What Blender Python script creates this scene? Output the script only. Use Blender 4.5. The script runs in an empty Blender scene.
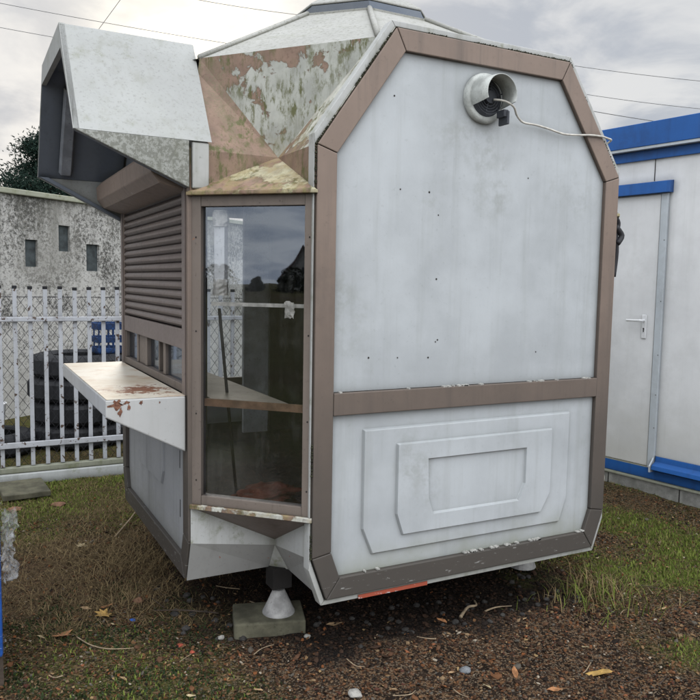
import bpy, bmesh, math, random
import numpy as np
from mathutils import Vector, noise as mnoise
R = math.radians
random.seed(7); rng = np.random.default_rng(7)
scene = bpy.context.scene
COL = scene.collection

# ------------------------------------------------------------------ nodes
class G:
    """small wrapper to write node graphs"""
    def __init__(s, name, world=None):
        if world is None:
            s.m = bpy.data.materials.new(name); s.m.use_nodes = True; s.nt = s.m.node_tree
        else:
            s.m = world; world.use_nodes = True; s.nt = world.node_tree
        s.nt.nodes.clear(); s._pos = None
    def n(s, typ, props=None, **ins):
        nd = s.nt.nodes.new('ShaderNode' + typ)
        for k, v in (props or {}).items(): setattr(nd, k, v)
        for k, v in ins.items(): s.put(nd, k, v)
        return nd
    def put(s, nd, k, v):
        key = int(k[1:]) if (k[0] == 'i' and k[1:].isdigit()) else k.replace('_', ' ')
        if isinstance(v, bpy.types.NodeSocket): s.nt.links.new(v, nd.inputs[key])
        else:
            if isinstance(v, (tuple, list)) and len(v) == 3 and nd.inputs[key].type == 'RGBA': v = (*v, 1)
            nd.inputs[key].default_value = v
    def pos(s, sc=(1, 1, 1), off=(0, 0, 0), obj=False):
        src = (s.n('TexCoord').outputs['Object'] if obj else s.n('NewGeometry').outputs['Position'])
        return s.n('Mapping', Vector=src, Scale=sc, Location=off).outputs[0]
    def noise(s, v, scale=5., detail=4., rough=.55, dist=0.):
        return s.n('TexNoise', Vector=v, Scale=scale, Detail=detail, Roughness=rough, Distortion=dist).outputs['Fac']
    def step(s, f, a, b):
        return s.n('MapRange', {'interpolation_type': 'SMOOTHSTEP'}, Value=f, i1=a, i2=b, i3=0., i4=1.).outputs[0]
    def mix(s, f, a, b, mode='MIX'):
        nd = s.nt.nodes.new('ShaderNodeMix'); nd.data_type = 'RGBA'; nd.blend_type = mode
        for i, v in ((0, f), (6, a), (7, b)):
            if isinstance(v, bpy.types.NodeSocket): s.nt.links.new(v, nd.inputs[i])
            else: nd.inputs[i].default_value = (*v, 1) if isinstance(v, (tuple, list)) else v
        return nd.outputs[2]
    def math(s, op, a, b=0., clamp=False):
        nd = s.n('Math', {'operation': op, 'use_clamp': clamp}, i0=a, i1=b); return nd.outputs[0]
    def sep(s, v): return s.n('SeparateXYZ', Vector=v).outputs
    def bump(s, h, strength=.3, dist=.01): return s.n('Bump', Height=h, Strength=strength, Distance=dist).outputs[0]
    def out(s, col, rough=.6, normal=None, metal=0., spec=.4, **kw):
        b = s.n('BsdfPrincipled', Base_Color=col, Roughness=rough, Metallic=metal, **kw)
        b.inputs['Specular IOR Level'].default_value = spec
        if normal is not None: s.put(b, 'Normal', normal)
        s.n('OutputMaterial', Surface=b.outputs[0]); return s.m

M = {}
def simple(name, col, rough=.6, var=.25, scale=9., bump=.15, metal=0., spec=.35, obj=False):
    g = G(name); p = g.pos(obj=obj)
    f = g.noise(p, scale, 6); f2 = g.noise(p, scale * 9, 3)
    dk = tuple(c * (1 - var) for c in col); lt = tuple(min(1, c * (1 + var)) for c in col)
    c = g.mix(g.step(f, .3, .7), dk, lt); c = g.mix(g.step(f2, .55, .8), c, tuple(c_ * .6 for c_ in col))
    M[name] = g.out(c, rough, g.bump(f2, bump, .004), metal, spec); return M[name]

def painted(name, base, dirt, streak=.35, speck=.25, low=None, lowz=(.25, .6), lowamt=.6, rough=.5, moss=None, mossamt=.0, chip=None, chipth=.7, big=.35, bump=.12, ao=.7, ss=60, st_=.6, smudge=.3, scuff=0.):
    g = G(name); p = g.pos()
    big_f = g.noise(p, 2.2, 5, .6); fine = g.noise(p, 60, 3, .6)
    st = g.noise(g.pos((13, 13, .7)), 1., 5, .6); st2 = g.noise(g.pos((34, 34, 1.6), (3, 1, 2)), 1., 4, .6)
    c = g.mix(g.step(big_f, .3, .72), base, tuple(b * (1 - big * .45) for b in base))
    c = g.mix(g.math('MULTIPLY', g.step(st, .5, .78), streak), c, dirt)
    c = g.mix(g.math('MULTIPLY', g.step(st2, .56, .8), streak * .7), c, dirt)
    c = g.mix(g.math('MULTIPLY', g.step(g.noise(p, ss, 5, .7), st_, st_ + .1), speck), c, tuple(d * .6 for d in dirt))
    c = g.mix(g.math('MULTIPLY', g.math('MULTIPLY', g.step(g.noise(g.pos((1.6, 1.6, 1.1), (4, 7, 2)), 1., 6, .65), .50, .68), g.step(g.noise(p, 17, 4, .7), .35, .65)), smudge), c, tuple(d * 1.1 for d in dirt))
    # grime gathers in corners and along trim
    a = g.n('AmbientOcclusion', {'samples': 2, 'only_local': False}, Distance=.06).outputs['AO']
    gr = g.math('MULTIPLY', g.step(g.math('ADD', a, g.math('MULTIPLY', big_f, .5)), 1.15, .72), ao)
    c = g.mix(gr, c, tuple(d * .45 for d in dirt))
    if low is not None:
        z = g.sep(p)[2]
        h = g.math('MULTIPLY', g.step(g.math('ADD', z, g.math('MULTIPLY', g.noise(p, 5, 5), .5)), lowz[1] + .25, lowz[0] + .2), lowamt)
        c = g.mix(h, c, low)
    if moss is not None:
        mf = g.step(g.noise(g.pos((1, 1, .8), (5, 2, 1)), 11, 7, .72), .5, .72)
        mf2 = g.noise(p, 3.1, 4)
        c = g.mix(g.math('MULTIPLY', g.math('MULTIPLY', mf, g.step(mf2, .36, .6)), mossamt), c, moss)
    if scuff:
        zz = g.sep(p)[2]; c = g.mix(g.math('MULTIPLY', g.math('MULTIPLY', g.step(g.noise(g.pos((16, 16, 70)), 1., 5, .7), .615, .665), g.step(zz, .37, .345)), scuff), c, (.42, .42, .40))
    if chip is not None:
        cf = g.step(g.noise(p, 23, 6, .6, .6), chipth, chipth + .03)
        c = g.mix(cf, c, chip)
    r = g.n('MapRange', Value=fine, i3=rough - .1, i4=rough + .15).outputs[0]
    M[name] = g.out(c, r, g.bump(g.math('ADD', g.math('MULTIPLY', fine, .4), g.math('MULTIPLY', big_f, 1.)), bump, .006)); return M[name]

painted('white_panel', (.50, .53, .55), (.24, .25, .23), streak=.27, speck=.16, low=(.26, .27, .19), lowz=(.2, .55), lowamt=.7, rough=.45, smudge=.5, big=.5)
painted('shaded_panel', (.41, .42, .43), (.15, .155, .155), streak=.5, speck=.16, low=(.18, .18, .14), lowz=(.2, .55), lowamt=.6, rough=.5)  # white panel with the left wing's shade put into its colour
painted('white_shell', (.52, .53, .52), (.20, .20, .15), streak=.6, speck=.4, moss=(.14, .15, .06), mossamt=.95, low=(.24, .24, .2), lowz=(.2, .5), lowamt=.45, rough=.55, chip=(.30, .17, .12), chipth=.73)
painted('shaded_shell', (.37, .37, .36), (.2, .2, .17), streak=.5, speck=.4, rough=.6, chip=(.33, .16, .12), chipth=.66)  # shell darkened for the shade on down-facing skirts, with dirt streaks and chips
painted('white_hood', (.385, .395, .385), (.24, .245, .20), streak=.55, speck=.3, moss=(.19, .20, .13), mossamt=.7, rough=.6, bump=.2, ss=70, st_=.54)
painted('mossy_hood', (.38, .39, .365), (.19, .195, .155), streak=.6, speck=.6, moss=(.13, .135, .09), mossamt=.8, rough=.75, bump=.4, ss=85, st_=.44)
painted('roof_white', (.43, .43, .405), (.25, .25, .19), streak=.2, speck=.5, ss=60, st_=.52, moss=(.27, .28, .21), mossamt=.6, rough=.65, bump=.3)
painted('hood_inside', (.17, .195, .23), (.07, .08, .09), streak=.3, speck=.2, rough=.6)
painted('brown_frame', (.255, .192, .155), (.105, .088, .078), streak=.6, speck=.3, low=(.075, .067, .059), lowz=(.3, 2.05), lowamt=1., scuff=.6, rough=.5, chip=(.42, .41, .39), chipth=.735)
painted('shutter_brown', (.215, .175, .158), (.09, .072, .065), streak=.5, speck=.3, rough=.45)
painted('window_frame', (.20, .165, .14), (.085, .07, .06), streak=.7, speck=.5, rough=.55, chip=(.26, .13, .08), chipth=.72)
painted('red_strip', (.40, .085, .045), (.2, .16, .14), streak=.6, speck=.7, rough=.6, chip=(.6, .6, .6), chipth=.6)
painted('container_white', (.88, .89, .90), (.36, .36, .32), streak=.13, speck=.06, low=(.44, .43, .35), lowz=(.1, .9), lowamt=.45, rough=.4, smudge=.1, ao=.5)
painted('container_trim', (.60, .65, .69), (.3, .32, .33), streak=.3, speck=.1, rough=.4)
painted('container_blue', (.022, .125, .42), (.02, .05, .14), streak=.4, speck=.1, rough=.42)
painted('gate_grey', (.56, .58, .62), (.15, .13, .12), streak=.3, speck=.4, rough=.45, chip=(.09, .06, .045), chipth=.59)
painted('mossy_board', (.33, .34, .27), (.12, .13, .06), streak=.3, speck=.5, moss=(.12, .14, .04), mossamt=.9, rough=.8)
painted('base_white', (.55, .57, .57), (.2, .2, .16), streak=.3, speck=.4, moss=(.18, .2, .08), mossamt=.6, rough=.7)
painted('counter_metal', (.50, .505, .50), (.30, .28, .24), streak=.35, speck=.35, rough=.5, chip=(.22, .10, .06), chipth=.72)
simple('dark_gap', (.02, .018, .017), .8); simple('hole_dark', (.025, .022, .02), .8)
simple('black_rubber', (.018, .019, .022), .7, .3, 14, .3); simple('dark_interior', (.026, .027, .032), .8)
simple('grey_interior', (.62, .65, .70), .7); simple('concrete', (.27, .27, .25), .9, .3, 12, .5); simple('slab_concrete', (.10, .095, .065), .9, .4, 10, .5)
simple('wood_board', (.36, .32, .26), .7, .2, 6); simple('wood_edge', (.20, .12, .075), .7, .3, 20)
simple('galvanised', (.33, .325, .315), .7, .3, 18, .3); simple('vent_grey', (.46, .48, .46), .55, .25, 16, .2, .1)
simple('vent_dark', (.05, .055, .065), .6); simple('cable_white', (.55, .53, .48), .6, .2, 40); simple('wire_black', (.03, .03, .035), .6); simple('wire_grey', (.16, .16, .17), .6)
simple('white_plastic', (.82, .83, .84), .35, .08, 10, .05); simple('paper_white', (.62, .60, .56), .8, .25, 30, .3)
simple('blue_plastic', (.015, .10, .42), .45, .3, 8, .1); simple('red_cloth', (.15, .045, .03), .85, .35, 14, .4)
simple('brick_orange', (.20, .105, .065), .9, .35, 30, .5); simple('twig_tan', (.30, .23, .15), .85, .3, 30, .4)
simple('bark', (.06, .045, .035), .9, .4, 20, .6); simple('stone_pale', (.30, .29, .265), .85, .3, 20, .4)
simple('leaf_yellow', (.40, .25, .075), .7, .3, 30); simple('leaf_orange', (.30, .14, .06), .7, .35, 30); simple('leaf_tan', (.33, .22, .12), .7, .3, 30); simple('leaf_pale', (.36, .29, .17), .7, .3, 30)
simple('plaster', (.3, .29, .27), .9); simple('roof_tile', (.10, .06, .05), .8); simple('window_dark', (.03, .035, .04), .2)

def leafmat(name, a, b):
    g = G(name); at = g.n('Attribute', {'attribute_name': 'rnd'}).outputs['Fac']
    M[name] = g.out(g.mix(at, a, b), .9, spec=.08)
leafmat('needle', (.010, .022, .020), (.045, .075, .055)); leafmat('hedge_leaf', (.012, .018, .012), (.05, .06, .035))

# peeling corner roof
def peeling(name, th, paint=(.58, .59, .56), prim=(.285, .195, .148), yel=.5, tone=1., rust=0., scale=5., top=0.):
    g = G(name); p = g.pos()
    z = g.sep(p)[2]; x = g.sep(p)[0]
    n = g.noise(p, scale, 9, .62, .35); n2 = g.noise(p, 70, 3); n3 = g.noise(g.pos((20, 20, 2.5)), 1., 6, .65)
    f = g.math('ADD', n, g.math('SUBTRACT', g.math('MULTIPLY', g.math('SUBTRACT', x, -.02), tone), g.math('MULTIPLY', g.step(z, 2.36, 2.53), top)))
    pm = g.step(f, th, th + .012)
    pc = g.mix(g.step(g.noise(p, 9, 5), .35, .7), paint, tuple(c * .72 for c in paint))
    pc = g.mix(g.math('MULTIPLY', g.step(n3, .50, .72), .65), pc, (.19, .195, .14))
    pr = g.mix(g.step(g.noise(p, 14, 6), .35, .7), prim, tuple(c * .74 for c in prim))
    pr = g.mix(g.math('MULTIPLY', g.step(n2, .55, .7), .4), pr, (.13, .075, .06))
    c = g.mix(pm, pr, pc)
    edge = g.math('MULTIPLY', g.step(f, th - .03, th), g.step(f, th + .035, th + .012))
    c = g.mix(g.math('MULTIPLY', edge, .45), c, (.12, .09, .06))
    # green and ochre growth running down
    gm = g.math('MULTIPLY', g.step(g.noise(g.pos((30, 30, 10), (1, 4, 2)), 1., 8, .75), .47, .60), g.step(g.noise(p, 4.2, 3), .36, .54))
    c = g.mix(g.math('MULTIPLY', gm, .95), c, (.105, .11, .04)); gs = g.math('MULTIPLY', g.step(g.noise(g.pos((9, 9, 1.1), (2, 2, 5)), 1., 6, .65), .46, .66), g.step(g.noise(p, 120, 3, .7), .40, .62)); c = g.mix(g.math('MULTIPLY', gs, .55), c, (.17, .175, .10))
    ym = g.math('MULTIPLY', g.step(g.noise(p, 15, 6, .65), .44, .62), yel)
    c = g.mix(g.math('MULTIPLY', ym, g.step(z, 2.3, 1.98)), c, (.35, .29, .14))
    if rust: c = g.mix(g.math('MULTIPLY', g.step(g.noise(p, 8, 7, .7), .42, .6), rust), c, (.20, .075, .03))
    h = g.math('ADD', g.math('MULTIPLY', pm, .6), g.math('MULTIPLY', n2, .3))
    M[name] = g.out(c, .7, g.bump(h, .5, .004))
peeling('peel_main', .385, paint=(.47, .48, .44), tone=.40, yel=.30, scale=9.5, top=.15)
peeling('peel_primer', .66, tone=.25, yel=.1)
peeling('peel_bay', .43, paint=(.52, .49, .34), tone=.7, yel=.5, rust=.2)
peeling('peel_edge', .43, paint=(.60, .60, .54), tone=.3, yel=.55, rust=.15)

# counter top: rust spots and stains on painted steel
g = G('counter_top'); p = g.pos()
c = g.mix(g.step(g.noise(p, 5, 6), .3, .7), (.60, .57, .50), (.50, .43, .33))
c = g.mix(g.math('MULTIPLY', g.step(g.noise(p, 9, 6, .65), .48, .7), .7), c, (.38, .24, .14))
rx = g.sep(p); 
d = g.n('VectorMath', {'operation': 'DISTANCE'}, i0=p, i1=(-.53, .62, 1.07)).outputs['Value']
rm = g.step(g.math('SUBTRACT', g.math('ADD', g.noise(p, 21, 9, .72), .12), g.math('MULTIPLY', d, 1.15)), .50, .53)
c = g.mix(rm, c, g.mix(g.noise(p, 60, 4), (.13, .05, .03), (.28, .13, .07)))
M['counter_top'] = g.out(c, .5, g.bump(g.noise(p, 40, 4), .2, .004))

# roughcast wall
g = G('roughcast'); p = g.pos((1, 1, 1))
v = g.noise(p, 27, 10, .85); w = g.noise(p, 2.3, 4); zz = g.sep(p)[2]
f = g.math('ADD', v, g.math('MULTIPLY', g.math('SUBTRACT', w, .5), .35))
f = g.math('SUBTRACT', f, g.math('MULTIPLY', g.math('SUBTRACT', zz, 1.45), .05))
c = g.mix(g.step(f, .40, .54), (.075, .074, .068), (.54, .535, .515)); stk = g.noise(g.pos((5, 5, .5)), 1., 6, .65); c = g.mix(g.math('MULTIPLY', g.math('MULTIPLY', g.step(stk, .46, .66), g.step(zz, 1.2, 2.5)), .75), c, (.10, .10, .085)); c = g.mix(g.math('MULTIPLY', g.step(g.noise(p, 1.1, 4), .5, .7), .5), c, (.30, .295, .27)); c = g.mix(g.step(g.noise(p, 45, 5), .55, .7), c, (.25, .24, .21))
M['roughcast'] = g.out(c, .95, g.bump(v, .6, .03))

# glass
def glass(name, refl, tint, dirt=.05):
    g = G(name); p = g.pos()
    fr = g.n('LayerWeight', Blend=.35).outputs['Fresnel']
    f = g.math('ADD', g.math('MULTIPLY', fr, .6), refl, True)
    tr = g.n('BsdfTransparent', Color=tint).outputs[0]
    gl = g.n('BsdfGlossy', Color=(.78, .87, 1), Roughness=.015, Normal=g.bump(g.noise(p, 2.2, 2), .05, .02)).outputs[0]
    a = g.n('MixShader', i0=f, i1=tr, i2=gl).outputs[0]
    df = g.n('BsdfDiffuse', Color=(.45, .46, .44)).outputs[0]
    dm = g.math('MULTIPLY', g.step(g.math('ADD', g.noise(p, 6, 7, .7), g.math('MULTIPLY', g.noise(g.pos((30, 30, 2)), 1, 5), .5)), .68, 1.0), dirt)
    b = g.n('MixShader', i0=dm, i1=a, i2=df).outputs[0]
    g.n('OutputMaterial', Surface=b); M[name] = g.m
glass('glass', .12, (.95, .96, .97), .04); glass('dark_glass', .06, (.12, .14, .18), .05)
g = G('clear_film'); p = g.pos()
b = g.n('MixShader', i0=.20, i1=g.n('BsdfTransparent', Color=(.93, .94, .95)).outputs[0], i2=g.n('BsdfPrincipled', Base_Color=(.7, .72, .74), Roughness=.18, Normal=g.bump(g.noise(p, 22, 4), .8, .02)).outputs[0]).outputs[0]
g.n('OutputMaterial', Surface=b); M['clear_film'] = g.m
g = G('thin_film'); p = g.pos()
b = g.n('MixShader', i0=.10, i1=g.n('BsdfTransparent', Color=(.95, .96, .97)).outputs[0], i2=g.n('BsdfGlossy', Color=(.8, .82, .85), Roughness=.15, Normal=g.bump(g.noise(p, 14, 4), .8, .02)).outputs[0]).outputs[0]
g.n('OutputMaterial', Surface=b); M['thin_film'] = g.m

# ------------------------------------------------------------------ mesh builder
class MB:
    def __init__(s): s.v = []; s.f = []; s.mi = []
    def add(s, vs, fs, mi=0):
        o = len(s.v); s.v += [tuple(map(float, p)) for p in vs]
        for f in fs: s.f.append(tuple(i + o for i in f)); s.mi.append(mi)
        return s
    def box(s, x0, x1, y0, y1, z0, z1, mi=0):
        vs = [(x, y, z) for z in (z0, z1) for y in (y0, y1) for x in (x0, x1)]
        return s.add(vs, [(0, 2, 3, 1), (4, 5, 7, 6), (0, 1, 5, 4), (2, 6, 7, 3), (0, 4, 6, 2), (1, 3, 7, 5)], mi)
    def poly(s, pts, mi=0): return s.add(pts, [tuple(range(len(pts)))], mi)
    def prism(s, pts, vec, mi=0):
        n = len(pts); q = [tuple(a + b for a, b in zip(p, vec)) for p in pts]
        return s.add(list(pts) + q, [tuple(range(n)), tuple(range(2 * n - 1, n - 1, -1))] + [(i, (i + 1) % n, (i + 1) % n + n, i + n) for i in range(n)], mi)
    def loft(s, rings, cap=True, mi=0, closed=True):
        n = len(rings[0]); vs = [p for r in rings for p in r]; fs = []
        for k in range(len(rings) - 1):
            for i in range(n if closed else n - 1):
                j = (i + 1) % n; fs.append((k * n + i, k * n + j, (k + 1) * n + j, (k + 1) * n + i))
        if cap: fs += [tuple(range(n - 1, -1, -1)), tuple((len(rings) - 1) * n + i for i in range(n))]
        return s.add(vs, fs, mi)
    def tube(s, pts, r, n=8, mi=0, rs=None):
        pts = [Vector(p) for p in pts]; rings = []
        for i, p in enumerate(pts):
            t = (pts[min(i + 1, len(pts) - 1)] - pts[max(i - 1, 0)]).normalized()
            a = t.orthogonal().normalized() if i == 0 else (pa - t * pa.dot(t)).normalized()
            pa = a; b = t.cross(a); rr = rs[i] if rs else r
            rings.append([tuple(p + (a * math.cos(2 * math.pi * k / n) + b * math.sin(2 * math.pi * k / n)) * rr) for k in range(n)])
        return s.loft(rings, mi=mi)
    def lathe(s, prof, c=(0, 0, 0), n=32, mi=0, cap=False):
        return s.loft([[(c[0] + r * math.cos(2 * math.pi * k / n), c[1] + r * math.sin(2 * math.pi * k / n), c[2] + z) for k in range(n)] for r, z in prof], cap=cap, mi=mi)
    def build(s, name, mats, parent=None, bevel=0., smooth=False, off=(0, 0, 0), recalc=True):
        me = bpy.data.meshes.new(name)
        me.from_pydata([(v[0] - off[0], v[1] - off[1], v[2] - off[2]) for v in s.v], [], s.f)
        for m in (mats if isinstance(mats, (list, tuple)) else [mats]): me.materials.append(M[m] if isinstance(m, str) else m)
        for p_, i in zip(me.polygons, s.mi): p_.material_index = i
        if recalc:
            bm = bmesh.new(); bm.from_mesh(me); bmesh.ops.recalc_face_normals(bm, faces=bm.faces); bm.to_mesh(me); bm.free()
        if smooth:
            for p_ in me.polygons: p_.use_smooth = True
        o = bpy.data.objects.new(name, me); COL.objects.link(o)
        if parent is not None: o.parent = parent
        if bevel:
            b = o.modifiers.new('bevel', 'BEVEL'); b.width = bevel; b.segments = 2; b.limit_method = 'ANGLE'; b.angle_limit = R(35)
        return o

def tag(o, label, cat, group=None, kind=None):
    o['label'] = label; o['category'] = cat
    if group: o['group'] = group
    if kind: o['kind'] = kind
    return o
def thing(name, label, cat, loc=(0, 0, 0), rz=0., group=None):
    o = bpy.data.objects.new(name, None); COL.objects.link(o); o.location = loc; o.rotation_euler = (0, 0, rz)
    o.empty_display_size = .2
    return tag(o, label, cat, group)
def struct(o, label=None):
    o['kind'] = 'structure'
    if label: o['label'] = label
    return o
def copy_tree(o, parent=None):
    c = o.copy(); COL.objects.link(c); c.parent = parent
    for ch in list(o.children): copy_tree(ch, c)
    return c
def offs(poly, d):
    """offset a convex counter-clockwise 2-D polygon outwards by d"""
    n = len(poly); lines = []
    for i in range(n):
        (x0, y0), (x1, y1) = poly[i], poly[(i + 1) % n]; l = math.hypot(x1 - x0, y1 - y0)
        nx, ny = (y1 - y0) / l, -(x1 - x0) / l; lines.append((nx, ny, nx * x0 + ny * y0 + (d[i] if isinstance(d, (list, tuple)) else d)))
    r = []
    for i in range(n):
        a, b, c = lines[i - 1]; e, f, g_ = lines[i]; D = a * f - b * e
        r.append(((c * f - b * g_) / D, (a * g_ - c * e) / D))
    return r

# ------------------------------------------------------------------ kiosk
S = .38; W = 1.59; WL = 1.42; ZT, ZU, ZL, ZB, CT, CB = 2.555, 2.07, .45, .267, .339, .066
KO = (.795, 1.09, 0)
kiosk = thing('kiosk', 'old white prefabricated kiosk with brown trim, shuttered serving window and rusting peeling corner roof', 'kiosk', KO)
def kb(mb, name, mats, parent=None, **k): return mb.build(name, mats, parent or kiosk, off=KO, **k)
def octo(w): return [(CB, ZB), (w - CB, ZB), (w, ZL), (w, ZU), (w - CT, ZT), (CT, ZT), (0, ZU), (0, ZL)]
SIDES = {'F': (W, lambda u, d, z: (u, d, z)), 'B': (W, lambda u, d, z: (u, 2 * S + WL - d, z)),
         'L': (WL, lambda u, d, z: (-S + d, S + u, z)), 'R': (WL, lambda u, d, z: (W + S - d, S + u, z))}
def sprism(mb, fn, poly, d0, d1, mi=0):
    a = [fn(u, d0, z) for u, z in poly]; b = [fn(u, d1, z) for u, z in poly]; n = len(poly)
    mb.add(a + b, [tuple(range(n)), tuple(range(2 * n - 1, n - 1, -1))] + [(i, (i + 1) % n, (i + 1) % n + n, i + n) for i in range(n)], mi)
def sring(mb, fn, po, pi, d0, d1, gap=0., mi=0, skip=()):
    n = len(po)
    for i in range(n):
        if i in skip: continue
        j = (i + 1) % n
        def cut(a, b, t):
            l = math.hypot(b[0] - a[0], b[1] - a[1]); return (a[0] + (b[0] - a[0]) * t / l, a[1] + (b[1] - a[1]) * t / l)
        q = [cut(po[i], po[j], gap), cut(po[j], po[i], gap), cut(pi[j], pi[i], gap), cut(pi[i], pi[j], gap)]
        sprism(mb, fn, q, d0, d1, mi)
def frust(mb, fn, poly, ins, d0, d1, mi=0, cap=True):
    a = [fn(u, d0, z) for u, z in poly]; b = [fn(u, d1, z) for u, z in offs(poly, -ins)]; n = len(poly)
    mb.add(a + b, ([tuple(range(n, 2 * n))] if cap else []) + [(i, (i + 1) % n, (i + 1) % n + n, i + n) for i in range(n)], mi)

def end_face(k):
    w, fn = SIDES[k]; o8 = octo(w)
    skip = (3, 4, 5) if k == 'L' else ()
    rim = [.02, .02, .006, .022, .024, .028, .006, .022] if k != 'L' else [.02, .02, .003, .003, .003, .003, .003, .02]
    mb = MB(); sring(mb, fn, offs(o8, rim), offs(o8, .001), .004, .055 if k != 'L' else .02, skip=skip + ((0, 1, 2, 6, 7) if k == 'L' else ())); kb(mb, 'shell_rim', 'white_shell', bevel=.004)
    mb = MB(); sring(mb, fn, offs(o8, -.004), offs(o8, -.088), -.008, .02, .0012, skip=skip)
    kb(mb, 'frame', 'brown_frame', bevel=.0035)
    mb = MB(); sprism(mb, fn, offs(o8, -.004), .03, .036); kb(mb, 'backing', 'dark_interior')
def panel_face(k, holes=False):
    w, fn = SIDES[k]; i8 = offs(octo(w), -.0885)
    x0 = .0885; x1 = w - .0885; zr0, zr1 = 1.022, 1.112
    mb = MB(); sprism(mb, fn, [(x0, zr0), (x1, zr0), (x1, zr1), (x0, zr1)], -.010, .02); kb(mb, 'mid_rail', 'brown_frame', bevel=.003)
    up = [(x0, zr1 + .002), (x1, zr1 + .002)] + i8[3:7]
    mb = MB(); sprism(mb, fn, up, .012, .026)
    if holes:
        for u, z in [(.346, 2.293), (.384, 1.929), (.524, 1.927), (.572, 1.836), (.571, 1.57), (.585, 1.313), (.575, 1.305), (.252, 1.247), (.389, 1.243), (.54, 1.239), (1.046, 2.025), (1.13, 1.247)]:
            r = random.uniform(.0028, .005); sprism(mb, fn, [(u + r * math.cos(a), z + r * math.sin(a)) for a in [j * math.pi / 3 for j in range(6)]], .0108, .013, 1)
    kb(mb, 'wall_panel', ['white_panel', 'hole_dark'])
    lo = i8[0:3] + [(x1, zr0 - .002), (x0, zr0 - .002)] + i8[7:8]
    mb = MB(); sprism(mb, fn, lo, .012, .026)
    e = w / 1.59
    A = [(.28, .423), (1.31, .423), (1.352, .54), (1.352, .958), (.231, .956), (.231, .538)]
    B = [(.42, .49), (1.18, .49), (1.236, .583), (1.236, .887), (.387, .886), (.387, .585)]
    C = [(.573, .564), (1.043, .564), (1.08, .642), (1.08, .81), (.541, .81), (.548, .634)]
    A, B, C = [[(u * e, z) for u, z in q] for q in (A, B, C)]
    frust(mb, fn, A, .007, .012, .000)
    frust(mb, fn, B, .006, .000, -.012, cap=False)
    Bi = offs(B, -.006); n = 6
    vs = [fn(u, -.012, z) for u, z in Bi + C]; mb.add(vs, [(i, (i + 1) % n, (i + 1) % n + n, i + n) for i in range(n)])
    frust(mb, fn, C, .006, -.012, -.0015)
    kb(mb, 'lower_panel', 'white_panel', bevel=.002)

simple('sealant', (.38, .375, .35), .8, .3, 60, .4); simple('gap_moss', (.035, .036, .02), .95, .5, 40, .6)
def growth(k):
    # dark growth lodged in the joint between frame and rim, and flakes of sealant above the rails
    w, fn = SIDES[k]; o8 = octo(w); rr = random.Random(5)
    mb = MB()
    for i in (3, 4, 5, 6):
        a, b = o8[i], o8[(i + 1) % 8]; L_ = math.hypot(b[0] - a[0], b[1] - a[1]); n_ = int(L_ / .009)
        for j in range(n_):
            t_ = (j + rr.random()) / n_
            if mnoise.noise(Vector((a[0] * 3 + t_ * L_ * 6, i * 2.3, 1))) < (.12 if i in (3, 6) else .0): continue
            u, z = a[0] + (b[0] - a[0]) * t_, a[1] + (b[1] - a[1]) * t_; s_ = rr.uniform(.0018, .005)
            sprism(mb, fn, [(u + s_ * rr.uniform(.6, 1.3) * math.cos(q), z + s_ * rr.uniform(.6, 1.3) * math.sin(q)) for q in (0, 1.2, 2.5, 3.8, 5.1)], -.0045, .006)
    o = kb(mb, 'joint_growth', 'gap_moss'); o['kind'] = 'stuff'
    mb = MB()
    for u0, u1, z0, n_ in ((.09, w - .09, 1.1135, 30), (.15, w - .13, .3605, 46)):
        for j in range(n_):
            u = rr.uniform(u0, u1)
            if mnoise.noise(Vector((u * 5, z0 * 9, 3))) < .0: continue
            l = rr.uniform(.004, .022); sprism(mb, fn, [(u, z0 - .003), (u + l, z0 - .002), (u + l * .9, z0 + rr.uniform(.002, .005)), (u + .001, z0 + .002)], -.0095, .0115)
    o = kb(mb, 'sealant_flakes', 'sealant'); o['kind'] = 'stuff'
for k in 'FBLR': end_face(k)
growth('F')
panel_face('F', True); panel_face('R')
# red and white paint left on the lower rim of the front
mb = MB(); mb.box(.22, .56, -.0005, .003, ZB - .021, ZB - .004); kb(mb, 'paint_strip', 'red_strip')

# back end: panel with a glazed opening
w, fn = SIDES['B']; i8 = offs(octo(w), -.0885); wx0, wx1, wz0, wz1 = .12, .52, .88, 1.98
mb = MB()
sprism(mb, fn, [(.0885, wz0), (wx0, wz0), (wx0, wz1), (.0885, wz1)], .012, .03); sprism(mb, fn, [(wx1, wz0), (w - .0885, wz0), (w - .0885, wz1), (wx1, wz1)], .012, .03)
sprism(mb, fn, i8[0:3] + [(w - .0885, wz0), (.0885, wz0)] + i8[7:8], .012, .03); sprism(mb, fn, [(.0885, wz1), (w - .0885, wz1)] + i8[3:7], .012, .03)
bp = kb(mb, 'back_panel', 'white_panel')
for o in list(kiosk.children):     # the plain backing behind the glazed end gives way to the opening
    if o.name.startswith('backing') and max(v.co.y for v in o.data.vertices) > .9 and min(v.co.y for v in o.data.vertices) > .9: bpy.data.objects.remove(o)
mb = MB(); sring(mb, fn, [(wx0 - .03, wz0 - .03), (wx1 + .03, wz0 - .03), (wx1 + .03, wz1 + .03), (wx0 - .03, wz1 + .03)], [(wx0 + .02, wz0 + .02), (wx1 - .02, wz0 + .02), (wx1 - .02, wz1 - .02), (wx0 + .02, wz1 - .02)], -.002, .034)
fr = kb(mb, 'back_window', 'window_frame', bevel=.003)
mb = MB(); sprism(mb, fn, [(wx0, wz0), (wx1, wz0), (wx1, wz1), (wx0, wz1)], .016, .020); kb(mb, 'pane', 'glass', fr)

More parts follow.
